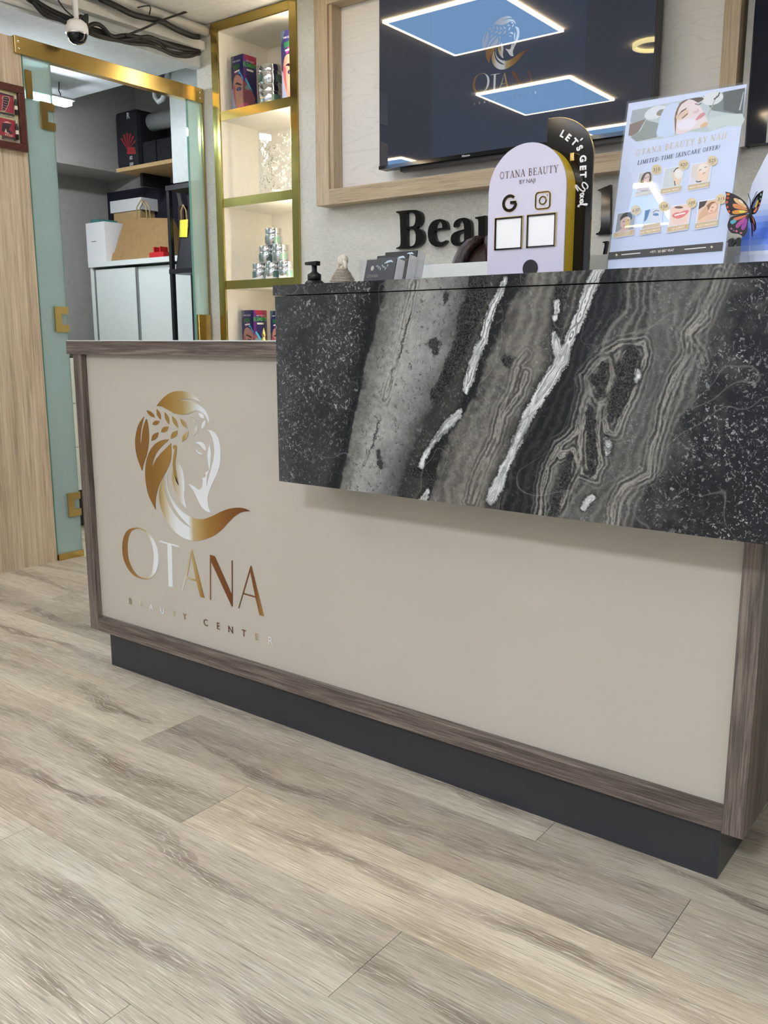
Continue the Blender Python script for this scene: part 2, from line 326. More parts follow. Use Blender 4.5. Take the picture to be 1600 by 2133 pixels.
wood('oak_frame_h', (160, 140, 114), (190, 171, 143), (211, 195, 168), axis=0, scale=1.2, contrast=0.75)
def linen():
    g = N('linen_wallpaper'); v = g.co(); a = g.noise(g.map(v, (500, 500, 40)), 1, 2, 0.6); b = g.noise(g.map(v, (40, 40, 500)), 1, 2, 0.6); c = g.noise(v, 2.2, 3)
    f = g.math('ADD', g.math('ADD', g.math('MULTIPLY', a, 0.35), g.math('MULTIPLY', b, 0.35)), g.math('MULTIPLY', c, 0.3))
    g.set(Base_Color=g.ramp(f, [(0.36, RGB(182, 182, 176)), (0.5, RGB(212, 212, 205)), (0.64, RGB(228, 228, 222))]), Roughness=0.85); g.bump(f, 0.3, 0.002); return g.m
linen()
def ash():
    g = N('white_ash_panel'); v = g.co()
    n = g.noise(g.map(v, (1.3, 1, 6)), 1, 2, 0.5, 0.4); r = g.math('ABSOLUTE', g.math('SINE', g.math('MULTIPLY', n, 70.0)))
    f2 = g.noise(g.map(v, (6, 1, 220)), 1, 2)
    c = g.mix(g.math('MULTIPLY', g.ramp(r, [(0.0, 1.0), (0.35, 0.0)]), 0.2), RGB(236, 235, 232), RGB(178, 172, 162)); c = g.mix(g.math('MULTIPLY', f2, 0.2), c, RGB(200, 196, 188))
    g.set(Base_Color=c, Roughness=0.4); return g.m
ash()
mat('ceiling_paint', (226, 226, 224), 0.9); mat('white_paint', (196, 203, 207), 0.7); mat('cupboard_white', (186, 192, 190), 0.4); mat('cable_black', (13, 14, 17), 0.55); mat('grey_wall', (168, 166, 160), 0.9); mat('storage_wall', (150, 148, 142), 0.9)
mat('taupe_lacquer', (183, 177, 165), 0.32, var=0.015, vscale=3); mat('charcoal_plinth', (46, 48, 53), 0.3, var=0.05)
mat('niche_white', (240, 236, 226), 0.6, var=0.02)
def brass(name, rough, c0, c1):
    g = N(name); v = g.co(); f = g.noise(g.map(v, (3, 3, 3)), 1, 3, 0.5, 0.8)
    g.set(Base_Color=g.ramp(f, [(0.3, RGB(*c0)), (0.7, RGB(*c1))]), Metallic=1.0, Roughness=g.math('ADD', g.math('MULTIPLY', f, 0.12), rough)); return g.m
brass('brass', 0.16, (198, 168, 98), (214, 188, 122)); brass('brass_trim', 0.13, (168, 146, 82), (188, 166, 102))
mat('black_metal', (22, 24, 28), 0.4, var=0.1); mat('black_gloss', (12, 13, 17), 0.06, var=0.02); mat('black_plastic', (20, 21, 24), 0.35); mat('black_fabric', (24, 26, 33), 0.8, var=0.3)
mat('white_laminate', (226, 232, 228), 0.3, var=0.01); mat('white_plastic', (232, 232, 232), 0.35, var=0.01); mat('grey_alu', (150, 152, 152), 0.35, 0.8); mat('chrome', (225, 226, 228), 0.06, 1.0, var=0.01)
mat('kraft', (160, 128, 84), 0.85, var=0.08); mat('kraft_light', (190, 160, 112), 0.85); mat('red_plastic', (200, 36, 42), 0.4); mat('dark_brown', (58, 36, 24), 0.6, var=0.15); mat('mahogany', (82, 42, 36), 0.3, var=0.15, vscale=60)
mat('yellow_paper', (232, 224, 70), 0.8); mat('sign_white', (202, 200, 219), 0.35, var=0.005); mat('sign_yellow', (226, 190, 52), 0.35, var=0.02); mat('acrylic_black', (16, 16, 15), 0.08, var=0.1)
mat('pvc', (206, 206, 204), 0.5); mat('duct', (186, 190, 190), 0.4); mat('cream_ceramic', (214, 204, 186), 0.5, var=0.12, vscale=200); mat('paper_white', (240, 240, 242), 0.5, var=0.01); mat('card_black', (34, 37, 42), 0.45)
glass('door_glass', (206, 228, 226), 0.01, 0.42); glass('clear_acrylic', (252, 253, 255), 0.01, 0.02, 1.42); glass('green_edge', (120, 168, 156), 0.05, 0.7)
def prn(name, rough, metal=0.0):
    g = N(name); g.set(Base_Color=g.attr('Col', 'Color'), Roughness=rough, Metallic=metal); return g.m
prn('print_matte', 0.55); prn('print_gloss', 0.15); prn('foil', 0.28, 0.35)
emit('lamp_panel', (150, 200, 255), LAMP_PANEL); emit('lamp_edge', (255, 228, 186), LAMP_EDGE); emit('tube_glow', (240, 246, 255), 130.0); emit('niche_led', (255, 240, 212), 58.0)
# ------------------------------------------------------------ the room
XL, YB, ZC = -3.575, 3.22, 2.5           # left partition plane, back wall plane, ceiling height
fl = struct(box('floor', 'grey_wall', -6.2, 2.2, -6.2, 4.2, -0.06, -0.006), 'grey-brown limed oak plank floor running along the desk')
PW, PL = 0.1945, 1.327
pm = B().box(0, PL-0.0012, 0, PW-0.0010, -0.006, 0.0).mesh('plank'); pm.materials.append(MATS['limed_oak'])
seams = {1.49: -0.745, 1.2955: -0.43, 1.101: -0.045, 0.9065: -0.796, 0.712: -1.611+PL, 0.5175: -1.027}
tones = {(1.2955, -0.43-PL): (0.80, 0.78, 0.77), (1.101, -0.045-PL): (1.1, 1.06, 0.98), (1.101, -0.045-2*PL): (0.96, 0.94, 0.9), (0.9065, -0.796-PL): (0.95, 0.92, 0.89), (1.2955, -0.43): (1.0, 0.99, 0.97), (0.9065, -0.796): (0.86, 0.85, 0.83), (1.2955, -0.43-2*PL): (1.04, 1.03, 0.98), (1.49, -0.745): (0.86, 0.85, 0.82)}
np_ = 0
for r in range(-22, 15):
    y0 = round(1.49+r*PW, 4)
    s0 = next((v for k, v in seams.items() if abs(k-y0) < 0.01), None)
    if s0 is None: s0 = random.uniform(-PL, 0)
    k = math.floor((-6.1-s0)/PL)
    while s0+k*PL < 2.1:
        x0 = s0+k*PL
        o = bpy.data.objects.new('plank', pm); COL.objects.link(o); o.parent = fl; o.location = (x0, y0, 0); np_ += 1
        t = next((v for kk, v in tones.items() if abs(kk[0]-y0) < 0.01 and abs(kk[1]-x0) < 0.01), None)
        if t is None: a = random.uniform(0.88, 1.04); t = (a, a*0.99, a*0.965)
        o.color = (*t, 1); k += 1
# back wall, with the opening of the shelf niche left free
NX0, NX1, NZT = -3.452, -2.981, 2.455
bw = B(); bw.box(XL-0.04, NX0-0.021, YB, YB+0.06, 0, ZC); bw.box(NX1+0.021, 2.2, YB, YB+0.06, 0, ZC); bw.box(NX0-0.021, NX1+0.021, YB, YB+0.06, NZT+0.031, ZC); bw.box(NX0-0.021, NX1+0.021, YB, YB+0.06, 0, 0.099)
struct(bw.obj('wall_back', 'linen_wallpaper'), 'beige linen-textured wall behind the desk')
struct(box('wall_left', 'oak_panel', XL-0.09, XL, 1.5, 2.236, 0, 2.206), 'pale oak panelled partition at the left')
struct(box('wall_far_left', 'grey_wall', -6.2, -6.1, -6.2, 1.5, 0, ZC), 'plain wall of the room on the left behind the partition')
struct(box('wall_left_return', 'grey_wall', -6.2, XL-0.09, 1.5, 1.56, 0, ZC), 'wall returning from the oak partition')
struct(box('wall_right', 'grey_wall', 2.1, 2.2, -6.2, YB, 0, ZC), 'wall at the right of the room'); 
wf = B(); wf.box(-6.2, 2.2, -6.3, -6.2, 0, 0.22); wf.box(-6.2, 2.2, -6.3, -6.2, 2.38, ZC); wf.box(-6.2, -5.15, -6.3, -6.2, 0.22, 2.38); wf.box(1.35, 2.2, -6.3, -6.2, 0.22, 2.38); struct(wf.obj('wall_front', 'grey_wall'), 'wall with the opening of the added window behind the visitor')
w1 = thing('added_window', (-1.9, -6.25, 0.22), 'unseen wide window added behind the visitor for the fill light', 'window', kind='structure'); box('pane', 'clear_acrylic', -5.15, 1.35, -6.262, -6.255, 0.22, 2.38, w1)  # unseen window, added to go with the cool fill light
for x in (-5.15, -3.0, -0.85, 1.31): box('mullion', 'grey_alu', x, x+0.04, -6.28, -6.23, 0.22, 2.38, w1)
struct(box('ceiling', 'ceiling_paint', -6.2, 2.2, -6.3, YB, ZC, ZC+0.05), 'white ceiling')
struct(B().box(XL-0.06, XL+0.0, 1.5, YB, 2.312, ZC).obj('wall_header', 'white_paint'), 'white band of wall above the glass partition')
# storage room beyond the glass
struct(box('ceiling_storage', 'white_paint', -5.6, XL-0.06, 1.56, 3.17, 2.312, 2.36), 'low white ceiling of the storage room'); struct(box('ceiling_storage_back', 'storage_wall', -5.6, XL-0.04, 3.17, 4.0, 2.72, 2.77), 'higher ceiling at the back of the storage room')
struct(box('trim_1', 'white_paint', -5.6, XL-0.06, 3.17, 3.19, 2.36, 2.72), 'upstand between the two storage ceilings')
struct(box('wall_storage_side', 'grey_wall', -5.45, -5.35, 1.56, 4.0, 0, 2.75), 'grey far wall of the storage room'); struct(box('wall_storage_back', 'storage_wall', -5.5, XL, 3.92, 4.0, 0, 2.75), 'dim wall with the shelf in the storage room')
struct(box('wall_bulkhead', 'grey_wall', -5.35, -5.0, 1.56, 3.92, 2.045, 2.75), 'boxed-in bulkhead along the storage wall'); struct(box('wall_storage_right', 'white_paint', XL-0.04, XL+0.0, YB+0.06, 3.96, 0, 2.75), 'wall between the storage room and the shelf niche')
# ------------------------------------------------------------ ceiling lights: square panels with a warm glowing border
def ceiling_light(x, y, label, s=0.32):
    t = thing('ceiling_light', (x, y, ZC), label, 'ceiling light', 'square ceiling lights'); w = 0.016
    box('light_panel', 'lamp_panel', -s+w, s-w, -s+w, s-w, -0.012, -0.002, t, local=True)
    for a in ((-s, s, -s, -s+w), (-s, s, s-w, s), (-s, -s+w, -s+w, s-w), (s-w, s, -s+w, s-w)): box('light_border', 'lamp_edge', *a, -0.013, -0.001, t, local=True)
    return t
for x, y, l in [(-2.49, 2.24, 'square ceiling light above the receptionist, mirrored at the top of the television'), (-2.81, 0.86, 'square ceiling light in front of the desk, mirrored in the middle of the television'), (-2.71, -0.44, 'square ceiling light mirrored low at the right of the television'),
                (-4.98, -0.45, 'square ceiling light mirrored in the lower left corner of the television'), (-1.68, -0.48, 'small square ceiling light mirrored in the acrylic poster stand'), (-0.5, 0.75, 'square ceiling light over the right end of the desk'),
                (0.9, -0.4, 'square ceiling light at the right of the room')]+[(x, y, 'square ceiling light %s, %s row behind the visitor' % (c, r)) for y, r in ((-1.75, 'first'), (-3.1, 'second'), (-4.5, 'third')) for x, c in ((-4.6, 'far left'), (-2.7, 'left'), (-0.9, 'right'), (0.9, 'far right'))]: ceiling_light(x, y, l, 0.17 if 'poster' in l else 0.32)
emit('downlight_glow', (238, 245, 255), DOWNLIGHT)
for x, y, l in [(-0.2, -1.62, 'bright round downlight over the visitor\'s right shoulder')]:
    t = thing('downlight', (x, y, ZC), l, 'ceiling light'); B().lathe([(0, -0.006), (0.25, -0.006), (0.25, -0.001)]).obj('diffuser', 'downlight_glow', t, local=True); B().lathe([(0.251, -0.001), (0.251, -0.012), (0.275, -0.012), (0.28, -0.001)]).obj('rim', 'white_plastic', t, local=True)
t = thing('ring_light', (-1.9, 1.45, ZC), 'small round ceiling light mirrored at the right of the television', 'ceiling light')
rb = B()
for k in range(24):
    a0, a1 = 2*math.pi*k/24, 2*math.pi*(k+1)/24
    rb.hexa([(r*math.cos(a), r*math.sin(a), z) for z in (-0.02, -0.001) for r, a in ((0.085, a0), (0.1, a0), (0.1, a1), (0.085, a1))])
emit('ring_glow', (255, 236, 170), 7.0); rb.obj('glow_ring', 'ring_glow', t, local=True); B().lathe([(0, -0.004), (0.084, -0.004), (0.084, -0.001)]).obj('disc', 'ceiling_paint', t, local=True)
# ------------------------------------------------------------ reception desk
YF, YP, YM = 1.55, 1.568, 1.42           # desk frame front, lacquered panel, marble front
DK = thing('reception_desk', (-1.34, 1.9, 0), 'long taupe reception desk with walnut frame, gold emblem and black marble counter', 'desk')
box('plinth', 'charcoal_plinth', -2.267, -0.412, 1.580, 1.78, 0, 0.135, DK)
box('side_panel', 'walnut_laminate', -2.322, -2.283, YF, 2.25, 0.116, 0.955, DK, bevel=0.0008); box('side_panel', 'walnut_laminate', -0.4035, -0.365, YF, 2.25, 0.113, 0.955, DK, bevel=0.0008)
box('bottom_rail', 'walnut_laminate_h', -2.283, -0.4035, YF, 1.80, 0.116, 0.161, DK, bevel=0.0008)
box('desk_top', 'walnut_laminate_h', -2.347, -0.355, YF-0.004, 1.985, 0.955, 0.993, DK, bevel=0.0008); box('top_sheen_sheet', 'white_laminate', -2.345, -1.40, YF-0.002, 1.983, 0.993, 0.9945, DK)  # white sheet stands in for the bright grazing reflection on the desk top
box('front_panel', 'taupe_lacquer', -2.283, -0.4035, YP, YP+0.018, 0.161, 0.955, DK)
MX0, MX1 = -1.373, -0.28
CA, CB = Crop(560, 520, 0.3375), Crop(1060, 500, 0.3375)
def mz(p, c): q = onY(*c(p), YM); return (q[0], q[2])
curves = [  # band boundaries of the stone, top to bottom
 [(CA, p) for p in [(640,240),(600,480),(560,640),(550,860),(500,1000),(470,1200),(440,1300),(395,1450)]],
 [(CA, p) for p in [(720,240),(680,400),(640,560),(600,700),(570,850),(545,960),(520,1090),(490,1250),(440,1470)]],
 [(CA, p) for p in [(910,200),(860,400),(800,620),(760,760),(720,900),(690,1000),(650,1150),(600,1300),(530,1470)]],
 [(CA, p) for p in [(1250,150),(1190,350),(1150,620),(1060,800),(1000,950),(930,1110),(870,1250),(800,1400),(790,1530)]],
 [(CA, p) for p in [(1450,220),(1380,360),(1330,540),(1260,700),(1210,840),(1190,990),(1110,1090),(1010,1190),(960,1300),(985,1400),(950,1540)]],
 [(CA, p) for p in [(1590,200),(1500,330),(1400,560),(1340,700),(1280,870),(1215,1000),(1115,1140),(1065,1250),(1030,1400),(990,1540)]],
 [(CB, p) for p in [(320,220),(290,400),(265,570),(245,750),(195,870),(120,1030),(50,1230),(0,1330)]]+[(CA, p) for p in [(1440,1380),(1385,1500),(1370,1600)]],
 [(CB, p) for p in [(560,200),(500,320),(440,480),(370,640),(330,740),(250,880),(180,1000),(110,1140),(50,1280),(0,1420)]]+[(CA, p) for p in [(1450,1480),(1425,1600)]],
 [(CB, p) for p in [(720,200),(700,420),(560,600),(480,880),(440,1000),(430,1150),(300,1280),(240,1400),(190,1560),(175,1690)]],
 [(CB, p) for p in [(900,200),(880,400),(870,620),(880,740),(800,980),(700,1130),(620,1260),(600,1380),(540,1470),(430,1560),(330,1700)]],
 [(CB, p) for p in [(1290,200),(1220,350),(1170,480),(1080,580),(1100,700),(1040,800),(980,920),(940,1050),(920,1170),(880,1290),(860,1440),(720,1510),(660,1590),(630,1750)]],
 [(CB, p) for p in [(1420,180),(1370,340),(1290,520),(1230,700),(1190,960),(1060,1130),(1010,1230),(980,1420),(870,1510),(840,1620),(780,1770)]]]
CV = []
for c in curves:
    q = sorted([mz(p, cr) for cr, p in c], key=lambda a: a[1]); CV.append((np.array([a[1] for a in q]), np.array([a[0] for a in q])))
def band(X, Z):
    xs = [np.full_like(X, MX0)]
    for z, x in CV:
        sl0 = (x[1]-x[0])/(z[1]-z[0])
        e = np.interp(Z, z, x); e = np.where(Z < z[0], x[0]+(Z-z[0])*0.35, e); e = np.where(Z > z[-1], x[-1]+(Z-z[-1])*0.35, e); xs.append(np.maximum(e, xs[-1]+0.004))
    xs.append(np.maximum(np.full_like(X, 0.1), xs[-1]+0.1)); t = np.zeros_like(X)
    for i in range(len(xs)-1):
        m = (X >= xs[i]); t = np.where(m, i+np.clip((X-xs[i])/(xs[i+1]-xs[i]), 0, 1), t)
    return t
def pl(c, pts): return [np.array(mz(p, c)) for p in pts]
# white veins: centre line and half width (pixels of the crop)
veins = [(CA, [(1465,180,10),(1430,260,17),(1385,350,22),(1350,450,20),(1325,560,22),(1290,620,28),(1265,700,30),(1240,780,28),(1222,840,18),(1218,890,5)]),
 (CA, [(1190,985,4),(1170,1020,22),(1110,1080,32),(1060,1130,22),(1015,1190,14),(985,1240,6)]), (CA, [(980,1490,12),(950,1550,30)]), (CA, [(975,1240,8),(950,1300,14),(940,1340,10)]),
 (CB, [(560,170,30),(530,240,34),(490,330,30),(455,430,28),(420,520,30),(385,590,30),(355,660,24),(330,740,44),(280,820,44),(240,880,44),(190,960,40),(140,1050,34),(90,1150,30),(40,1260,26),(0,1360,24),(-40,1440,30),(-70,1520,40),(-110,1600,40)]),
 (CB, [(280,580,8),(290,620,24),(300,680,28),(325,740,30)]), (CB, [(300,380,6),(295,430,12),(290,480,8)]), (CB, [(470,1650,10),(490,1610,18),(520,1590,10)]), (CB, [(800,800,4),(800,840,18),(785,870,8)]), (CB, [(595,1230,6),(612,1260,22),(610,1310,6)])]
lights = [(CB, [(1290,200),(1240,330),(1195,470),(1095,580),(1110,700),(1050,800),(990,920),(945,1050),(925,1170),(885,1290),(865,1440),(720,1515),(665,1590),(640,1750)]), (CB, [(1310,200),(1250,340),(1215,470),(1110,590),(1180,700),(1200,760)]), (CB, [(860,1450),(700,1530),(650,1640),(640,1700)]),
 (CB, [(480,930),(440,1050),(425,1180),(310,1270),(240,1390),(205,1540),(190,1690)]), (CB, [(490,920),(470,850),(560,740),(620,720),(640,830),(600,1000),(540,1010),(500,930)]), (CB, [(600,700),(700,640),(830,640),(850,700),(790,900),(700,1090),(660,1200),(600,1180),(590,1100),(650,900),(720,690)]),
 (CB, [(480,1020),(440,1250),(450,1440),(530,1470),(570,1380),(545,1200),(560,1020)]), (CA, [(1590,640),(1540,700),(1500,850),(1430,1000),(1390,1160),(1330,1280),(1270,1420),(1230,1560)]), (CA, [(1590,760),(1550,880),(1450,1020),(1410,1180),(1350,1300),(1260,1570)]), (CA, [(905,200),(850,420),(800,620),(765,760),(715,930)]), (CB, [(320,1330),(400,1290),(430,1400),(350,1560),(300,1700)])]
darks = [(CB, [(760,700,30),(720,800,48),(690,920,42),(655,1040,34),(630,1110,14)]), (CB, [(580,790,22),(560,860,36),(565,940,20)]), (CB, [(505,1040,16),(510,1180,20),(512,1330,22),(510,1430,18)]), (CB, [(380,1340,14),(355,1440,22),(310,1580,20),(275,1700,20)]),
 (CA, [(1300,170,50),(1280,300,60),(1230,420,60),(1200,560,45),(1150,680,45),(1090,800,35),(1030,900,30)]), (CA, [(1000,590,16),(1030,580,26),(1030,620,20)]), (CA, [(1460,670,16),(1480,690,30)]), (CA, [(1095,270,12),(1085,320,12)]), (CA, [(680,1250,12),(690,1330,14)]), (CA, [(860,1370,20),(930,1380,30),(1000,1400,18),(970,1490,16)]), (CA, [(830,1480,16),(810,1520,14)]), (CB, [(320,300,26),(310,420,24),(300,540,22)])]
def segfield(X, Z, sets, width=True):
    d = np.full_like(X, 9.0)
    for c, pts in sets:
        P_ = [np.array(mz(p[:2], c)) for p in pts]; w = [(p[2]*0.3375/FPX*1.9*(0.68 if sets is veins else 1.0) if len(p) > 2 else 0.0) for p in pts]
        for a, b, wa, wb in zip(P_, P_[1:], w, w[1:]):
            ab = b-a; t = np.clip(((X-a[0])*ab[0]+(Z-a[1])*ab[1])/max(1e-9, ab@ab), 0, 1)
            d = np.minimum(d, np.hypot(X-a[0]-t*ab[0], Z-a[1]-t*ab[1])-(wa+(wb-wa)*t))
    return d
def marble_block(name, x0, x1, y0, y1, z0, z1, step=0.0036, bevel=0.002):
    nx, nz = int((x1-x0)/step)+1, max(2, int((z1-z0)/step)+1)
    X, Z = np.meshgrid(np.linspace(x0, x1, nx), np.linspace(z0, z1, nz)); V = []; Fs = []
    for (x, z) in zip(X.ravel(), Z.ravel()):
        V.append((x, y0, z))
    for j in range(nz-1):
        for i in range(nx-1): a = j*nx+i; Fs.append((a, a+1, a+nx+1, a+nx))
    k = len(V); V += [(x0,y0,z0),(x1,y0,z0),(x1,y1,z0),(x0,y1,z0),(x0,y0,z1),(x1,y0,z1),(x1,y1,z1),(x0,y1,z1)]
    Fs += [tuple(k+i for i in f) for f in [(3,2,1,0),(4,5,6,7),(1,2,6,5),(2,3,7,6),(3,0,4,7)]]
    me = bpy.data.meshes.new(name); me.from_pydata(V, [], Fs); A = np.array(V); bx, bz = A[:, 0], A[:, 2]
    for nm, val in (('band', band(bx, bz)), ('vein', segfield(bx, bz, veins)), ('lite', segfield(bx, bz, lights)), ('dark', segfield(bx, bz, darks))):
        at = me.attributes.new(nm, 'FLOAT', 'POINT'); at.data.foreach_set('value', val.astype(np.float32))
    return me
def marble_mat():
    g = N('black_marble'); v = g.co(); t = g.attr('band')
    wn = g.noise(v, 22, 5, 0.6); w2 = g.noise(v, 90, 4, 0.65); w3 = g.noise(v, 7, 3, 0.5)
    tt = g.math('ADD', t, g.math('ADD', g.math('MULTIPLY', g.math('SUBTRACT', wn, 0.5), 0.75), g.math('MULTIPLY', g.math('SUBTRACT', w2, 0.5), 0.35)))
    f = g.math('DIVIDE', tt, 13.0)
    G = lambda r, gg, b: RGB(r, gg, b)
    st = [(0.0, G(66,68,69)), (0.35, G(48,50,52)), (0.8, G(52,54,56)), (0.98, G(30,32,35)), (1.3, G(22,24,27)), (1.9, G(38,40,41)), (2.05, G(98,98,94)), (2.5, G(116,116,112)), (2.9, G(144,144,140)), (3.1, G(148,148,144)), (3.6, G(122,123,121)), (3.95, G(86,87,85)),
          (4.15, G(44,45,46)), (4.8, G(58,57,54)), (5.05, G(20,21,24)), (5.9, G(26,27,29)), (6.15, G(90,88,83)), (6.5, G(102,100,94)), (6.9, G(84,82,77)), (7.1, G(52,51,50)), (7.9, G(62,60,57)), (8.15, G(20,22,25)), (8.9, G(28,30,33)), (9.15, G(66,65,63)), (9.9, G(62,60,58)), (10.1, G(84,83,80)), (10.85, G(78,77,74)), (11.1, G(94,92,88)), (11.85, G(76,75,73)), (12.1, G(24,26,30)), (13.0, G(30,32,37))]
    c = g.ramp(f, [(p/13.0, cc) for p, cc in st])
    # mottling and layered lines following the bands
    c = g.mix(1.0, c, g.ramp(w3, [(0.3, (0.7, 0.7, 0.71, 1)), (0.7, (1.28, 1.28, 1.27, 1))]), 'MULTIPLY')
    c = g.mix(0.9, c, g.ramp(w2, [(0.3, (0.74, 0.74, 0.74, 1)), (0.7, (1.28, 1.28, 1.27, 1))]), 'MULTIPLY')
    gr = g.noise(v, 420, 3, 0.7); c = g.mix(0.8, c, g.ramp(gr, [(0.3, (0.8, 0.8, 0.8, 1)), (0.7, (1.22, 1.22, 1.22, 1))]), 'MULTIPLY')
    vv = g.vmath('ADD', v, g.vmath('MULTIPLY', g.vmath('SUBTRACT', g.noise(v, 35, 4, 0.65, 0, 1), (0.5, 0.5, 0.5)), (0.035, 0.035, 0.035)))
    lay = g.math('SINE', g.math('ADD', g.math('MULTIPLY', t, 24.0), g.math('MULTIPLY', g.noise(vv, 16, 4, 0.6), 16.0)))
    lw = g.ramp(g.math('DIVIDE', t, 13.0), [(0.15, 0.0), (5.9/13, 0.0), (6.2/13, 0.2), (7.9/13, 0.24), (8.2/13, 0.04), (8.9/13, 0.06), (9.1/13, 0.35), (9.9/13, 0.3), (10.2/13, 0.05), (10.7/13, 0.2), (11.3/13, 0.5), (11.9/13, 0.12), (12.05/13, 0.0)])
    c = g.mix(g.math('MULTIPLY', lw, g.math('MAXIMUM', lay, 0.0)), c, RGB(150, 148, 140)); c = g.mix(g.math('MULTIPLY', lw, g.math('MAXIMUM', g.math('MULTIPLY', lay, -1.0), 0.0)), c, RGB(30, 30, 31))
    # pale flecks: small irregular chips and short worms, dense in the dark stone
    chip = g.ramp(g.noise(vv, 150, 2, 0.45), [(0.62, 0.0), (0.66, 1.0)])
    chip2 = g.ramp(g.noise(g.map(vv, (1, 1, 0.55), (3, 1, 2)), 300, 2, 0.5), [(0.645, 0.0), (0.69, 0.8)])
    worm = g.math('MULTIPLY', g.ramp(g.math('ABSOLUTE', g.math('SUBTRACT', g.noise(g.map(vv, (1, 1, 0.6), (7, 2, 1)), 95, 1, 0.4), 0.5)), [(0.006, 0.9), (0.018, 0.0)]), g.ramp(g.noise(v, 120, 1, 0.5), [(0.52, 0.0), (0.58, 1.0)]))
    dens = g.ramp(g.noise(v, 14, 4, 0.65), [(0.36, 0.08), (0.64, 1.0)])
    fa = g.ramp(g.math('DIVIDE', tt, 13.0), [(0.0, 0.85), (0.9/13, 0.9), (1.1/13, 0.15), (2.1/13, 0.22), (4/13, 0.2), (4.2/13, 0.45), (4.9/13, 0.4), (5.2/13, 0.06), (6.2/13, 0.35), (8/13, 0.22), (8.4/13, 0.05), (9.4/13, 0.25), (10.2/13, 0.4), (11.8/13, 0.35), (12.1/13, 0.85), (1.0, 0.9)])
    fk = g.math('MULTIPLY', g.math('MULTIPLY', fa, dens), g.math('MAXIMUM', chip, g.math('MAXIMUM', chip2, worm)))
    c = g.mix(fk, c, RGB(168, 171, 170))
    pit = g.math('MULTIPLY', g.ramp(g.noise(g.map(vv, (1, 1, 0.5), (1, 9, 4)), 190, 2, 0.5), [(0.61, 0.0), (0.65, 0.85)]), g.ramp(g.math('DIVIDE', t, 13.0), [(2.0/13, 0.0), (2.4/13, 0.8), (3.9/13, 0.8), (4.1/13, 0.3), (6/13, 0.3), (9/13, 0.2), (12/13, 0.2)]))
    c = g.mix(pit, c, RGB(46, 47, 48))
    # crack along the pale band
    crk = g.ramp(g.math('ABSOLUTE', g.math('SUBTRACT', g.math('ADD', t, g.math('MULTIPLY', g.math('SUBTRACT', g.noise(v, 30, 5, 0.75), 0.5), 0.35)), 3.02)), [(0.012, 0.85), (0.035, 0.0)])
    c = g.mix(g.math('MULTIPLY', crk, g.ramp(g.noise(v, 14, 2, 0.5), [(0.4, 0.0), (0.55, 1.0)])), c, RGB(34, 35, 36))
    # dark clots, then pale lines, then the white veins
    dl = g.math('ABSOLUTE', g.math('ADD', g.attr('lite'), g.math('MULTIPLY', g.math('SUBTRACT', g.noise(v, 30, 4, 0.65), 0.5), 0.016)))
    rip = g.math('ADD', g.math('MULTIPLY', g.math('SINE', g.math('MULTIPLY', dl, 850.0)), 0.5), 0.5)
    near = g.math('MULTIPLY', g.ramp(dl, [(0.004, 1.0), (0.02, 0.0)]), g.ramp(g.noise(v, 18, 2, 0.5), [(0.35, 0.35), (0.6, 1.0)]))
    c = g.mix(g.math('MULTIPLY', g.math('MULTIPLY', near, g.math('POWER', rip, 2.0)), 0.6), c, RGB(170, 167, 158))
    c = g.mix(g.math('MULTIPLY', g.math('MULTIPLY', near, g.math('SUBTRACT', 1.0, rip)), 0.6), c, RGB(28, 28, 29))
    dd = g.math('ADD', g.attr('dark'), g.math('MULTIPLY', g.math('SUBTRACT', g.noise(v, 70, 5, 0.75), 0.5), 0.03))
    cob = g.ramp(g.vor(vv, 150, 'DISTANCE_TO_EDGE'), [(0.015, RGB(84, 84, 81)), (0.06, RGB(28, 29, 31)), (0.3, RGB(12, 13, 15))])
    c = g.mix(g.math('MULTIPLY', g.ramp(dd, [(0.001, 1.0), (0.004, 0.0)]), 0.95), c, cob)
    dv = g.math('ADD', g.attr('vein'), g.math('ADD', g.math('MULTIPLY', g.math('SUBTRACT', g.noise(v, 60, 5, 0.75), 0.5), 0.022), g.math('MULTIPLY', g.math('SUBTRACT', g.noise(v, 260, 3, 0.6), 0.5), 0.006)))
    sz = g.n('SeparateXYZ'); g.put(sz.inputs[0], v); cb = g.n('CombineXYZ'); g.put(cb.inputs[0], g.math('MULTIPLY', g.math('ADD', g.attr('vein'), g.math('MULTIPLY', g.noise(v, 25, 3, 0.6), 0.02)), 420.0)); g.put(cb.inputs[1], g.math('MULTIPLY', sz.outputs[2], 14.0))
    vc = g.ramp(g.noise(cb.outputs[0], 1, 3, 0.6), [(0.33, RGB(84, 87, 90)), (0.47, RGB(158, 161, 161)), (0.62, RGB(214, 216, 213))])
    c = g.mix(g.ramp(dv, [(0.0012, 0.0), (0.004, 0.8), (0.009, 0.0)]), c, RGB(14, 15, 18))
    c = g.mix(g.ramp(dv, [(0.0, 1.0), (0.0010, 0.0)]), c, vc)
    hl = g.ramp(g.math('ABSOLUTE', g.math('SUBTRACT', g.noise(v, 5.0, 2, 0.5, 0.6), 0.5)), [(0.0, 1.0), (0.0025, 0.0)])
    c = g.mix(g.math('MULTIPLY', hl, 0.25), c, RGB(150, 150, 147))
    g.set(Base_Color=c, Roughness=0.3); g.b.inputs['Specular IOR Level'].default_value = 0.25; return g.m
marble_mat()
addmesh('marble_front', marble_block('marble_front', MX0, MX1, YM, YP-0.0005, 0.687, 1.0885), 'black_marble', DK)
addmesh('marble_top', marble_block('marble_top', MX0-0.003, MX1+0.003, YM-0.003, 1.78, 1.0905, 1.1115), 'black_marble', DK)
box('counter_core', 'taupe_lacquer', MX0+0.01, MX1-0.01, YP, 1.78, 0.994, 1.0903, DK)
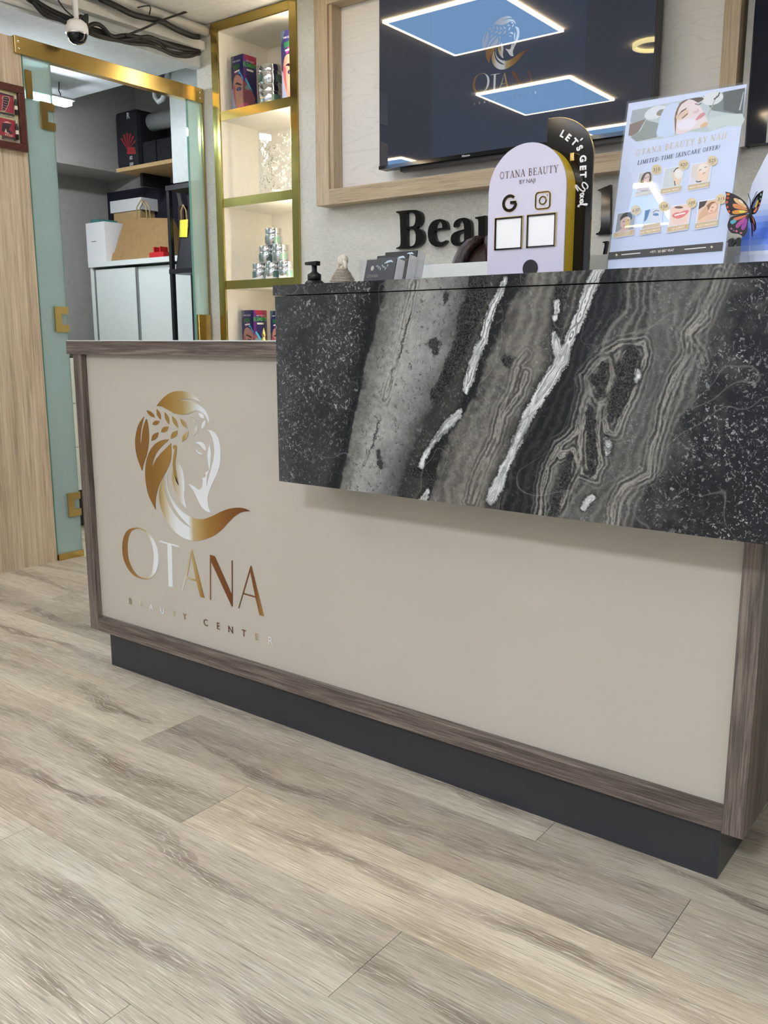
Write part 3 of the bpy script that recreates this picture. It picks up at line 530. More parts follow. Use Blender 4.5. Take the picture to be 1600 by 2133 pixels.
box('rear_ledge', 'white_laminate', MX0+0.02, MX1-0.01, 1.735, 1.77, 1.1118, 1.1655, DK, bevel=0.001)
box('work_top', 'white_laminate', -2.27, -0.41, 1.80, 2.24, 0.70, 0.73, DK)
# ---- the gold emblem and lettering on the front panel
LC = Crop(240, 790, 360/1324)
EMB = [  # (outline in crop pixels, colour stops along x)
 ([(320,205,1),(345,170),(385,130),(430,102),(480,90),(530,92),(580,108),(620,135),(655,175,1),(630,163),(590,153),(540,152),(485,166,1),(530,165),(580,172),(630,190),(675,220),(705,260),(720,300),(718,340,1),(708,310),(690,275),(665,252),(640,242),(610,242),(570,262),(530,270),(490,268),(450,257),(410,235),(375,215),(350,206)], 'a'),
 ([(222,285,1),(180,350),(158,440),(157,520),(172,600),(208,700,1),(222,640),(245,570),(258,490),(260,410),(252,340),(241,303,1),(225,340),(210,400),(205,460),(198,505,1),(194,460),(200,390),(212,330)], 'a'),
 ([(415,460,1),(375,463),(330,480),(290,515),(258,570),(238,640),(232,720),(240,810),(262,900),(313,1000,1),(310,940),(318,880),(335,820),(360,765),(395,700),(420,640),(432,580),(430,490,1),(400,520),(350,570),(310,620),(285,682,1),(290,640),(310,580),(345,530),(385,490)], 'a'),
 ([(473,520,1),(472,560),(462,640),(470,720),(490,818,1),(470,780),(448,700),(443,640),(450,580),(458,540),(447,530),(446,512),(458,503),(470,508)], 'a'),
 ([(485,625,1),(515,690),(530,760),(533,830),(530,900),(550,990,1),(520,960),(485,905),(455,835),(438,760),(440,700,1),(462,740),(485,790),(495,810,1),(484,760),(478,690)], 'b'),
 ([(420,678,1),(402,760),(410,840),(440,920),(500,1000),(560,1045),(620,1068),(680,1070),(740,1050),(810,1015),(880,990),(950,983),(1000,992),(1037,1010,1),(980,1015),(930,1040),(880,1085),(830,1140),(770,1190),(700,1222),(620,1236),(550,1225),(480,1185),(420,1120),(380,1050),(350,970),(338,890),(345,820),(372,750,1),(378,820),(395,900),(425,980),(470,1050),(525,1105),(590,1142,1),(540,1092),(490,1035),(450,975),(418,905),(399,840),(398,760)], 'c'),
 ([(712,388,1),(745,395),(780,430),(803,490),(810,570),(805,650),(785,720),(755,780),(730,840),(712,900),(715,970),(733,1020,1),(700,1010),(660,970),(630,910),(600,850),(565,802,1),(600,818),(630,840),(650,845),(665,830),(672,800),(675,775),(665,755,1),(690,752),(698,738),(695,715),(716,700),(720,680),(712,620),(710,570),(725,495,1),(735,560),(733,620),(725,690),(708,740),(702,800),(705,820,1),(715,770),(740,680),(758,600),(762,540),(755,480),(735,420)], 'd'),
 ([(613,485,1),(650,478),(680,495),(698,530),(693,545),(675,530),(650,502)], 'd'), ([(618,530,1),(635,552),(660,565),(675,570,1),(665,578),(640,568),(624,550)], 'd')]
def leaf(a, b, w):
    a, b = np.array(a, float), np.array(b, float); d = b-a; n = np.array([-d[1], d[0]])/np.linalg.norm(d)
    return [tuple(a+d*t+n*w/2*math.sin(math.pi*t)*s) for s, ts in ((1, [0, .15, .35, .5, .65, .85]), (-1, [1, .85, .65, .5, .35, .15])) for t in ts]
for a, b, w in [((243,237),(305,293),28),((320,228),(350,308),26),((382,252),(415,345),26),((438,282),(483,372),28),((500,300),(556,378),30),((570,285),(625,338),26),((640,255),(683,302),28),((287,345),(342,322),34),((410,362),(353,405),38),((332,405),(280,472),38),((480,392),(428,455),38),((562,398),(515,480),34),((632,350),(602,436),28),((692,312),(665,385),26)]: EMB.append((leaf(a, b, w), 'a'))
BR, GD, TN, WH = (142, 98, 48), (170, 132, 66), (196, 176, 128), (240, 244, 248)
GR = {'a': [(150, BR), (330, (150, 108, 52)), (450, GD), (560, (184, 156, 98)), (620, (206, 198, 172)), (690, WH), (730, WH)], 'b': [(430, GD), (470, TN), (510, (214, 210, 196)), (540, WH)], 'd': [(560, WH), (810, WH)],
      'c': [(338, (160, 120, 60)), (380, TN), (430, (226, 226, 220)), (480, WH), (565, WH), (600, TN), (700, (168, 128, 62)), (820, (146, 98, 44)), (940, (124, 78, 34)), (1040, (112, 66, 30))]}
LET = [([[(160,1135),(105,1150),(70,1200),(57,1280),(65,1370),(100,1450),(150,1505),(205,1528),(250,1530),(295,1505),(325,1450),(334,1370),(322,1290),(290,1220),(240,1165),(200,1142)], [(180,1143),(130,1160),(105,1205),(95,1280),(102,1370),(130,1445),(170,1500),(215,1520),(250,1518),(278,1490),(292,1440),(298,1370),(293,1300),(270,1225),(232,1170)]], 3),
 ([[(343,1236),(500,1278),(500,1288),(436,1272),(445,1593),(412,1585),(402,1263),(343,1243)]], 0), ([[(592,1303),(685,1674),(655,1666),(625,1548),(550,1526),(518,1622),(512,1618),(588,1303)], [(585,1345),(620,1533),(554,1514)]], 0),
 ([[(728,1344),(765,1355),(895,1648),(894,1387),(901,1388),(902,1741),(896,1741),(735,1392),(735,1690),(729,1688)]], 0), ([[(1045,1428),(1141,1815),(1108,1806),(1077,1672),(983,1646),(952,1754),(945,1755),(1038,1430)], [(1036,1470),(1075,1662),(987,1636)]], 0)]
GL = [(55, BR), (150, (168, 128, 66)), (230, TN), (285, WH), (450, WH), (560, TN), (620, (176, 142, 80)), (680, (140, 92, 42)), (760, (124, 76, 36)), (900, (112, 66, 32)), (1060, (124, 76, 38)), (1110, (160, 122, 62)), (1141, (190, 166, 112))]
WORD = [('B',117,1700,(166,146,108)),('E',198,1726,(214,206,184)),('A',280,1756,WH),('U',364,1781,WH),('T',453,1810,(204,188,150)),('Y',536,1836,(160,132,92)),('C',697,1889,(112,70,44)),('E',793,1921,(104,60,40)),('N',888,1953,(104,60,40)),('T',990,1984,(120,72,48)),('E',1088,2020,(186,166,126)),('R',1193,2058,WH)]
# emblem geometry in panel metres, relative to the panel's left-bottom corner
def pm2(p): q = onY(*LC(p), YP); return (q[0]+2.283, q[2]-0.161)
def grad(stops, x):
    xs = [s[0] for s in stops]; return tuple(np.interp(x, xs, [lin(s[1][i]) for s in stops]) for i in range(3))+(1,)
def emblem_piece(loops, stops, place, depth, name, m, parent, fixed=None):
    bm = bmesh.new(); lay = bm.verts.layers.float_color.new('Col')
    P2 = [[pm2(p) for p in lp] for lp in loops]; L = [[Vector((p[0], p[1], 0)) for p in lp] for lp in P2]; flat = [p for lp in L for p in lp]
    vs = [bm.verts.new(p) for p in flat]
    for t in tessellate_polygon(L):
        try: bm.faces.new([vs[i] for i in t])
        except ValueError: pass
    lo, hi = min(p.x for p in flat), max(p.x for p in flat); key = sorted(pm2((s[0], 1100))[0] for s in stops) if stops else []
    for kx in key:
        if lo < kx < hi: bmesh.ops.bisect_plane(bm, geom=bm.verts[:]+bm.edges[:]+bm.faces[:], plane_co=(kx, 0, 0), plane_no=(1, 0, 0))
    wx = [pm2((s[0], 1100))[0] for s in stops] if stops else []
    for v in bm.verts:
        v[lay] = grad([(a, s[1]) for a, s in zip(wx, stops)], v.co.x) if stops else RGB(*fixed)
    # thickness: front face raised by depth, edges closed
    r = bmesh.ops.extrude_face_region(bm, geom=bm.faces[:])
    for e in r['geom']:
        if isinstance(e, bmesh.types.BMVert): e.co.z = depth
    for v in bm.verts: v.co = Vector(place(v.co.x, v.co.y, v.co.z))
    bmesh.ops.recalc_face_normals(bm, faces=bm.faces)
    me = bpy.data.meshes.new(name); bm.to_mesh(me); bm.free(); return addmesh(name, me, m, parent)
def put_logo(place, m, parent, depth, word_m=None):
    for pts, gkey in EMB: emblem_piece([smooth_loop(pts, 4) if len(pts) > 12 or gkey == 'd' else pts], GR[gkey], place, depth, 'emblem_piece', m, parent)
    for loops, sm in LET: emblem_piece([smooth_loop(lp, 3) if sm else lp for lp in loops], GL, place, depth, 'letter', m, parent)
    base = np.array([pm2((w[1], w[2])) for w in WORD]); zb = base[:, 1].mean(); h = 0.0197
    for (ch, *_r, rgb), (x, _) in zip(WORD, base):
        V, Fs = text_loops_mesh(ch, 0.008); b = B(); vs0 = [b.bm.verts.new(tuple(place(x+u*h, zb+v_*h, depth))) for u, v_ in V]
        for f in Fs: b.bm.faces.new([vs0[i] for i in f])
        lay = b.bm.verts.layers.float_color.new('Col')
        for v_ in b.bm.verts: v_[lay] = RGB(*rgb)
        b.obj('letter', m, parent, fix=False)
put_logo(lambda u, v, w: (u-2.283, YP-0.0003-w, v+0.161), 'foil', DK, 0.0012)
# ------------------------------------------------------------ lit shelf niche with brass trim
SH = thing('display_shelf', ((NX0+NX1)/2, 3.4, 0), 'tall built-in display niche edged in polished brass with glowing cream compartments', 'shelf')
YN = 3.56
box('back_panel', 'niche_white', NX0-0.02, NX1+0.02, YN, YN+0.02, 0.1, NZT+0.03, SH); box('side_board', 'niche_white', NX0-0.02, NX0, YB+0.001, YN, 0.1, NZT+0.03, SH); box('side_board', 'niche_white', NX1, NX1+0.02, YB+0.001, YN, 0.1, NZT+0.03, SH); box('top_board', 'niche_white', NX0, NX1, YB+0.001, YN, NZT, NZT+0.03, SH)
SHZ = [2.090, 1.683, 1.286, 0.886, 0.486, 0.14]
for z in SHZ:
    box('shelf_board', 'niche_white', NX0, NX1, YB+0.001, YN, z-0.04, z, SH); box('brass_edge', 'brass_trim', NX0, NX1, YB-0.004, YB+0.0008, z-0.041, z+0.001, SH)
TL, TR = NX0-0.048, NX1+0.046
for a in ((TL, NX0, 0.1, 2.497), (NX1, TR, 0.1, 2.497)): box('brass_frame', 'brass_trim', a[0], a[1], YB-0.008, YB+0.0, a[2], a[3], SH, bevel=0.0015)
box('brass_frame', 'brass_trim', NX0, NX1, YB-0.008, YB+0.0, NZT, 2.497, SH, bevel=0.0015)
tops = [NZT]+[z-0.04 for z in SHZ]
for zt, zb in zip(tops, SHZ):
    if zt-zb > 0.2: box('led_strip', 'niche_led', NX1-0.008, NX1, YB+0.012, YB+0.022, zb+0.02, zt-0.02, SH)
# ---- products
def carton(x, y, z, w, h, rz, label, group='printed hair-care cartons'):
    t = thing('carton', (x, y, z), label, 'box', group, rz); hw = w/2
    B().box(-hw, hw, -hw, hw, 0, h).obj('box', mat('carton_navy', (36, 34, 66), 0.35), t, local=True)
    # printed faces: -y (left seen) and +x (right seen)
    for fn, warm in ((lambda u, v, k: (u*w-hw, -hw+k-0.0002, v*h), 0), (lambda u, v, k: (hw-k+0.0002, u*w-hw, v*h), 1)):
        a = Art(fn); a.poly([(0,0),(1,0),(1,1),(0,1)], (44, 44, 78) if not warm else (52, 44, 96))
        if not warm:
            a.poly([(0.0,0.0),(0.62,0.0),(0.62,0.1),(0,0.45)], (140, 150, 190)); a.poly([(0.22,0.62),(0.1,0.45),(0.12,0.3),(0.3,0.08),(0.55,0.0),(1,0),(1,0.5),(0.8,0.6),(0.5,0.66)], (164, 116, 106), 3); a.poly([(0.1,0.5),(0.16,0.3),(0.34,0.12),(0.28,0.32),(0.3,0.46)], (150, 76, 88), 2)
            a.poly([(0.25,0.5),(0.45,0.53),(0.85,0.47),(0.8,0.45),(0.45,0.49)], (30, 18, 34)); a.ell((0.6,0.4), 0.2, 0.035, (40, 24, 48)); a.ell((0.6,0.395), 0.09, 0.03, (70, 90, 150)); a.poly([(0.5,0.1),(0.75,0.13),(1,0.1),(1,0.05),(0.8,0.03)], (200, 90, 130), 2)
            a.poly([(0,0.55),(0.2,0.64),(0.5,0.68),(0.8,0.62),(1,0.5),(1,1),(0,1)], (40, 38, 86), 0); a.poly([(0.0,0.8),(0.3,1),(0,1)], (70, 86, 100)); a.poly([(0.55,0.68),(0.75,0.66),(1,0.52),(1,0.58),(0.7,0.72)], (70, 150, 205)); a.poly([(0.3,0.66),(0.5,0.68),(0.6,0.8),(0.45,0.76)], (120, 40, 110))
            a.poly([(0.2,0.75),(0.75,0.77),(0.75,0.85),(0.2,0.83)], (34, 86, 60)); a.text('HAIR COLOR', (0.48,0.885), 0.03, (214, 214, 220), yflip=False, sx=2.6); a.poly([(0.28,0.7),(0.72,0.715),(0.72,0.74),(0.28,0.725)], (220, 216, 214))
        else:
            a.poly([(0,0),(0.7,0),(0.85,0.2),(0.8,0.5),(0.5,0.55),(0,0.6)], (138, 84, 96), 3); a.poly([(0,0.02),(0.35,0.05),(0.3,0.14),(0,0.13)], (196, 92, 132), 2); a.ell((0.3,0.42), 0.2, 0.04, (120, 140, 140)); a.poly([(0,0.56),(0.3,0.48),(0.7,0.34),(1,0.2),(1,1),(0,1)], (50, 46, 88)); a.poly([(0,0.6),(0.35,0.45),(0.7,0.36),(0.4,0.5),(0,0.68)], (76, 170, 214)); a.poly([(0,0.5),(0.2,0.6),(0.15,1),(0,1)], (92, 46, 116), 0); a.poly([(0.15,0.93),(1,0.82),(1,1),(0.1,1)], (140, 44, 74))
            a.poly([(0.75,0.0),(1,0.0),(0.9,0.2)], (206, 212, 214)); a.text('ELEMENT', (0.5,0.79), 0.075, (70, 160, 76), yflip=False, bold=0.02, sx=2.4); a.poly([(0.25,0.72),(0.75,0.72),(0.75,0.755),(0.25,0.755)], (214, 210, 204)); a.text('HAIR COLOR', (0.5,0.88), 0.03, (226, 214, 220), yflip=False, sx=2.6)
        a.obj('printed_face', 'print_gloss', t, local=True)
    return t
def jar_proto(r, h, label, group, loc, rz=0):
    t = thing('jar', loc, label, 'jar', group, rz)
    B().lathe([(0, 0), (r*0.93, 0), (r, h*0.03), (r, h*0.6), (r*0.97, h*0.64), (r*0.9, h*0.66), (0, h*0.66)]).obj('body', 'chrome', t, local=True)
    B().lathe([(0, h*0.66), (r*0.99, h*0.66), (r*1.0, h*0.69), (r*1.0, h*0.97), (r*0.97, h), (0, h)]).obj('lid', 'chrome', t, local=True)
    B().lathe([(r*1.012, h*0.05), (r*1.012, h*0.57)]).obj('clear_shell', 'clear_acrylic', t, local=True)
    b = B()
    for k, (a0, a1, z0, z1) in enumerate([(-2.5, -1.9, 0.12, 0.5), (-0.7, 0.1, 0.12, 0.5)]):
        n = 8; ring = [[b.bm.verts.new((r*1.016*math.cos(a0+(a1-a0)*i/n), r*1.016*math.sin(a0+(a1-a0)*i/n), h*z)) for i in range(n+1)] for z in (z0, z1)]
        for i in range(n): b.bm.faces.new((ring[0][i], ring[0][i+1], ring[1][i+1], ring[1][i]))
    b.obj('print_label', mat('jar_green', (86, 116, 104), 0.3), t, local=True); return t
z1, z2, z3, z4 = SHZ[:4]
carton(-3.375, 3.31, z1+0.001, 0.085, 0.255, -0.05, 'printed carton with a woman\'s face at the left of the top compartment')
carton(-3.03, 3.30, z1+0.001, 0.085, 0.30, 0.1, 'printed carton half hidden by the right brass frame in the top compartment')
j0 = jar_proto(0.058, 0.09, 'lower of the two stacked chrome jars in the top compartment', 'large chrome jars', (-3.19, 3.30, z1+0.001)); copy_tree(j0, (-3.19, 3.30, z1+0.0915), 0.4, 'upper of the two stacked chrome jars in the top compartment')
jl = [(-3.275, z3), (-3.185, z3), (-3.095, z3), (-3.225, z3+0.0812), (-3.135, z3+0.0812), (-3.18, z3+0.1622)]
jn = ['left chrome jar in the bottom row of the jar pyramid', 'middle chrome jar in the bottom row of the jar pyramid', 'right chrome jar in the bottom row of the jar pyramid', 'left chrome jar in the second row of the jar pyramid', 'right chrome jar in the second row of the jar pyramid', 'chrome jar on top of the jar pyramid']
js = None
for (x, z), l in zip(jl, jn):
    js = jar_proto(0.043, 0.08, l, 'chrome jars stacked in a pyramid', (x, 3.29, z+0.001), random.uniform(0, 0.5)) if js is None else (copy_tree(js, (x, 3.29, z+0.001), random.uniform(-0.3, 0.5), l), js)[1]
carton(-3.37, 3.33, z4+0.001, 0.09, 0.255, -0.08, 'printed carton in the lowest visible compartment, seen above the desk top')
carton(-3.20, 3.36, z4+0.001, 0.085, 0.25, -0.05, 'printed carton beside the marble edge in the lowest visible compartment')
# faceted glass vase with sprigs
t = thing('glass_vase', (-3.165, 3.385, z2+0.001), 'clear faceted glass vase patterned with silver leaf sprigs', 'vase')
vb = B(); vr = [[vb.bm.verts.new((0.145*math.cos(2*math.pi*k/8+0.2), 0.145*math.sin(2*math.pi*k/8+0.2), z)) for k in range(8)] for z in (0.0, 0.30)]
for k in range(8): vb.bm.faces.new((vr[0][k], vr[0][(k+1) % 8], vr[1][(k+1) % 8], vr[1][k]))
vb.bm.faces.new(vr[0][::-1]); vb.obj('vessel', 'clear_acrylic', t, local=True)
lb = B(); mat('silver_leaf', (200, 196, 180), 0.25, 0.7)
for k in range(8):
    a = 2*math.pi*(k+0.5)/8+0.2; rr = 0.1465*math.cos(math.pi/8)+0.0006; nx, ny = math.cos(a), math.sin(a); tx, ty = -ny, nx
    for i in range(95):
        u, z = random.gauss(0, 0.015)+0.014*math.sin(i*0.25), 0.025+0.245*i/95; s_ = random.uniform(0.0035, 0.0085); an = random.uniform(0, 6.28)
        q = [(u+s_*ca, z+s_*sa) for ca, sa in ((math.cos(an), math.sin(an)), (0.45*math.cos(an+1.57), 0.45*math.sin(an+1.57)), (-math.cos(an), -math.sin(an)), (0.45*math.cos(an-1.57), 0.45*math.sin(an-1.57)))]
        lb.bm.faces.new([lb.bm.verts.new((nx*rr+tx*uu, ny*rr+ty*uu, zz)) for uu, zz in q])
o = lb.obj('leaf_sprigs', 'silver_leaf', t, local=True); o['kind'] = 'stuff'
t = thing('gold_figurine', (-3.235, 3.26, z4+0.001), 'small pointed gold ornament before the carton by the marble edge', 'ornament')
B().lathe([(0, 0), (0.028, 0), (0.03, 0.01), (0.018, 0.07), (0.022, 0.09), (0.012, 0.11), (0.008, 0.12)], seg=14).obj('body', 'brass', t, local=True); B().lathe([(0.008, 0.12), (0.012, 0.13), (0.008, 0.145), (0.003, 0.16), (0, 0.168)], seg=14).obj('finial', 'brass', t, local=True)
# ------------------------------------------------------------ television in its oak frame
YFR, YPA, YTV = 3.14, 3.214, 3.125
fx0 = onY(656, 200, YFR)[0]; fxi = onY(683, 200, YFR)[0]; fz0 = onY(663, 429, YFR)[2]; fzi = onY(711, 391, YFR)[2]; fxr1 = onY(1541, 60, YFR)[0]; fxr0 = onY(1506, 60, YFR)[0]; fzt = onY(680, 9, YFR)[2]
FR = thing('tv_surround', ((fx0+fxr1)/2, YB, fz0), 'pale oak box frame with a white ash back panel around the television', 'frame')
box('back_panel', 'white_ash_panel', fx0+0.01, fxr1-0.01, YPA, YB-0.0005, fz0+0.01, ZC-0.001, FR)
for nm, a, m in (('frame_side', (fx0, fxi, fz0, ZC-0.001), 'oak_frame'), ('frame_side', (fxr0, fxr1, fz0, ZC-0.001), 'oak_frame'), ('frame_bottom', (fxi, fxr0, fz0, fzi), 'oak_frame_h'), ('frame_top', (fxi, fxr0, fzt, ZC-0.001), 'oak_frame_h')): box(nm, m, a[0], a[1], YFR, YPA, a[2], a[3], FR, bevel=0.001)
box('frame_lip', 'oak_frame', fxi, fxi+0.018, YFR+0.012, YPA, fzi, fzt, FR)
tx0, tx1, tz0 = onY(790, 200, YTV)[0], onY(1365, 130, YTV)[0], onY(791, 354, YTV)[2]; TW = tx1-tx0; THt = 0.70; tz1 = tz0+THt
TV = thing('television', ((tx0+tx1)/2, 3.18, tz0), 'large wall television showing a dark navy screen with a faint emblem', 'television')
box('housing', 'black_plastic', tx0, tx1, YTV, YTV+0.05, tz0, tz1, TV, bevel=0.002); box('wall_mount', 'black_metal', tx0+0.4, tx1-0.4, YTV+0.05, YPA-0.001, tz0+0.15, tz0+0.5, TV)
box('bottom_bezel', 'black_gloss', tx0, tx1, YTV-0.004, YTV+0.0, tz0, tz0+0.014, TV); box('speaker_bar', 'black_plastic', tx0+0.1, tx1-0.1, YTV+0.012, YTV+0.045, tz0-0.016, tz0, TV)
g = N('tv_screen'); e_ = g.attr('Col', 'Color'); g.set(Base_Color=(0.004, 0.005, 0.008, 1), Roughness=0.008, Emission_Color=e_, Emission_Strength=1.0); g.b.inputs['IOR'].default_value = 1.85
fn = lambda u, v, k: (tx0+u, YTV-0.0008+k, tz0+v)
a = Art(fn, 0.0002); a.poly([(0.006, 0.015), (TW-0.006, 0.015), (TW-0.006, THt-0.006), (0.006, THt-0.006)], (26, 33, 48))
u0, u1 = onY(900, 200, YTV)[0]-tx0, onY(1221, 100, YTV)[0]-tx0; a.poly([(u0, 0.015), (u1, 0.015), (u1, THt-0.006), (u0, THt-0.006)], (29, 40, 60)); a.obj('screen', 'tv_screen', TV)
a = Art(lambda u, v, k: (tx0+u, YTV-0.0045+k, tz0+v)); ub = onY(972, 309, YTV)[0]-tx0; a.text('Hisense', (ub, 0.0035), 0.0075, (236, 238, 240), yflip=False, bold=0.02, sx=1.15); a.obj('maker_mark', 'print_gloss', TV)
# the same emblem, glowing faintly on the screen
l0, l1 = pm2((57, 1280))[0], pm2((1141, 1815))[0]; lz = pm2((100, 1450))[1]
k0, k1 = onY(985, 185, YTV), onY(1112, 165, YTV); sc = (k1[0]-k0[0])/(l1-l0); zO = onY(1005, 193, YTV)[2]; zOd = pm2((200, 1530))[1]
g = N('screen_emblem'); e_ = g.attr('Col', 'Color'); g.set(Base_Color=(0.004, 0.005, 0.008, 1), Roughness=0.008, Emission_Color=e_, Emission_Strength=0.38); g.b.inputs['IOR'].default_value = 1.85
put_logo(lambda u, v, w: (k0[0]+(u-l0)*sc, YTV-0.0015-w, zO+(v-zOd)*sc), 'screen_emblem', TV, 0.0002)
# dark screen panel right of the frame
px0 = onY(1546, 200, 3.17)[0]; pz0 = onY(1552, 305, 3.17)[2]
t = thing('wall_panel', (px0+0.3, YB, pz0), 'dark navy glass panel in a grey metal frame at the right edge', 'panel'); mat('navy_glass', (10, 20, 44), 0.05, var=0.03)
box('glass', 'navy_glass', px0+0.02, px0+0.62, 3.176, YB-0.0005, pz0+0.004, ZC-0.02, t)
for a in ((px0, px0+0.02, pz0, ZC-0.02), (px0+0.62, px0+0.64, pz0, ZC-0.02)): box('frame', 'grey_alu', a[0], a[1], 3.168, YB-0.0005, a[2], a[3], t)
box('frame', 'grey_alu', px0+0.085, px0+0.1, 3.172, 3.1759, pz0+0.004, ZC-0.02, t)
# ------------------------------------------------------------ raised black letters on the wall
C7, C3 = Crop(560, 380, 490/1600), Crop(1220, 360, 0.2375)
def wl(c, p): q = onY(*c(p), YB-0.02); return (q[0], q[2])
def wall_letter(ch, c, loops, sm, label):
    L = [[wl(c, p) for p in (smooth_loop(lp, 3) if sm else lp)] for lp in loops]
    tag(B().prism(L, lambda u, v, w: (u, w, v), YB-0.02, YB-0.0005).obj('wall_letter', 'black_gloss'), label, 'letter', 'raised black letters on the wall')
wall_letter('B', C7, [[(866,197,1),(935,190),(985,187),(1015,191),(1035,207),(1043,240),(1037,275),(1022,297),(1002,310,1),(1030,318),(1047,335),(1054,365),(1050,395),(1036,420),(1010,438),(975,448),(930,451),(866,453,1),(866,445,1),(884,438),(894,424),(896,390),(893,300),(891,240),(888,220),(880,211),(866,206,1)], [(938,206,1),(972,203),(990,214),(997,240),(994,275),(978,297),(938,302,1)], [(940,318,1),(967,316),(988,326),(998,352),(998,392),(988,422),(965,434),(948,431),(941,418)]], 1, 'raised black wall letter B right of the shelf niche')
wall_letter('e', C7, [[(1218,318,1),(1214,285),(1203,263),(1180,251),(1155,250),(1125,258),(1100,280),(1085,312),(1081,345),(1085,385),(1100,415),(1125,433),(1150,439),(1175,434),(1197,418),(1212,398,1),(1205,391,1),(1190,401),(1170,406),(1150,400),(1135,383),(1128,355),(1127,328,1)], [(1128,315,1),(1132,290),(1143,270),(1157,265),(1170,270),(1178,285),(1179,308,1)]], 1, 'raised black wall letter e next to the B')
wall_letter('a', C7, [[(1255,298),(1259,276),(1272,258),(1295,246),(1325,240),(1350,244),(1368,258),(1375,280),(1378,330),(1378,385),(1385,402),(1397,406,1),(1392,420),(1370,430),(1350,432),(1335,425),(1328,412,1),(1310,425),(1285,432),(1260,428),(1243,412),(1237,390),(1240,365),(1255,345),(1280,332),(1328,318,1),(1326,290),(1320,268),(1308,258),(1295,262),(1286,276),(1284,292),(1275,303),(1262,306)], [(1328,333,1),(1300,343),(1286,358),(1282,380),(1288,400),(1302,408),(1318,403),(1328,393,1)]], 1, 'raised black wall letter a behind the receptionist\'s hair')
wall_letter('u', C7, [[(1403,237),(1473,224),(1473,365),(1480,385),(1500,392),(1525,378),(1525,250),(1505,245),(1505,235),(1585,222),(1585,395),(1605,405),(1605,412),(1535,425),(1530,405),(1500,428),(1470,432),(1440,425),(1425,400),(1425,265),(1420,250),(1403,246)]], 0, 'raised black wall letter u partly behind the white arch sign')
wall_letter('l', C3, [[(105,150),(217,102),(214,500),(222,518),(250,526),(250,538),(88,543),(92,530),(112,524),(124,508),(132,470),(138,200),(137,158),(105,157)]], 0, 'raised black wall letter l between the black arch and the poster')
wall_letter('i', C3, [[(150,604),(190,597),(162,740),(160,775),(175,775),(150,800),(128,800),(126,775),(150,720),(166,635),(165,618),(150,614)]], 0, 'slanted black wall letter low behind the left edge of the poster')
wall_letter('n', C3, [[(1234,606),(1258,582),(1288,570),(1290,580),(1276,630),(1305,590),(1335,568),(1352,566),(1362,585),(1350,640),(1330,700),(1340,705),(1350,700),(1352,712),(1325,730),(1302,728),(1300,712),(1325,620),(1322,605),(1300,615),(1280,645),(1258,712),(1224,712),(1258,600),(1240,612)]], 0, 'slanted black wall letter n between the poster and the butterfly')
# ------------------------------------------------------------ glass partition and what hangs at the left
D1 = thing('door_1', (XL, 2.8, 0), 'frameless glass door opening with brass rail, hinges and jambs', 'door', kind='structure')
yG0, yG1, yR0, yR1 = 2.243, 2.368, 3.118, 3.205
pane = box('glass_pane', 'door_glass', XL-0.012, XL, yG0, yG1, 0.028, 2.145, D1); box('glass_edge', 'green_edge', XL-0.012, XL+0.0002, yG0-0.004, yG0, 0.028, 2.145, D1); box('glass_edge', 'green_edge', XL-0.012, XL+0.0004, yG1, yG1+0.002, 0.028, 2.145, D1)
box('brass_shoe', 'brass', XL-0.02, XL+0.008, yG0-0.002, yG1+0.004, 0, 0.03, D1)
box('glass_pane', 'door_glass', XL-0.012, XL, yR0, yR1, 0.0, 2.145, D1); box('glass_edge', 'green_edge', XL-0.012, XL+0.0004, yR0-0.003, yR0, 0.0, 2.145, D1)
box('brass_jamb', 'brass_trim', XL-0.03, XL+0.006, yR1, YB-0.0095, 0, 2.145, D1)
rl = box('brass_rail', 'brass', XL-0.03, XL+0.012, 2.205, YB-0.0095, 2.145, 2.212, D1, bevel=0.0015)
for y in (2.222, 3.19):
    for z in (2.165, 2.192): B().lathe([(0, 0), (0.005, 0), (0.005, 0.001), (0.003, 0.0025), (0, 0.0028)], seg=10).mesh; s_ = B(); s_.ball((XL+0.0122, y, z), 0.005, (0.4, 1, 1), 10); s_.obj('screw', 'chrome', rl)
def hinge(z):
    # U-shaped brass clamp with a slot towards the opening
    y0, y1 = yG1-0.062, yG1+0.004; h = 0.055
    L = [[(y0, z-h), (y1, z-h), (y1, z-h*0.42), (y0+0.032, z-h*0.42), (y0+0.032, z+h*0.42), (y1, z+h*0.42), (y1, z+h), (y0, z+h)]]
    b = B(); b.prism(L, lambda u, v, w: (w, u, v), XL+0.009, XL+0.0006); b.prism(L, lambda u, v, w: (w, u, v), XL-0.0126, XL-0.021)
    hg = b.obj('hinge', 'brass', D1); box('hinge_knuckle', 'brass', XL-0.03, XL-0.0128, y0+0.04, y1-0.004, z-h*0.38, z+h*0.38, hg)
for z in (1.926, 1.083, 0.249): hinge(z)
# the glass leaf, swung open into the storage room
lf = box('door_leaf', 'door_glass', XL-0.76, XL-0.022, 2.372, 2.384, 0.02, 2.135, D1); B().tube([(XL-0.66, 2.41, 0.95), (XL-0.66, 2.41, 1.42)], 0.012).obj('pull_handle', 'brass', lf)
b = B(); b.box(XL+0.001, XL+0.016, yR0+0.004, yR1-0.004, 0.93, 1.12); b.obj('lock_plate', 'brass', D1, bevel=0.001)
box('top_clip', 'brass', XL+0.0006, XL+0.01, yG0+0.002, yG0+0.03, 1.98, 2.09, D1)
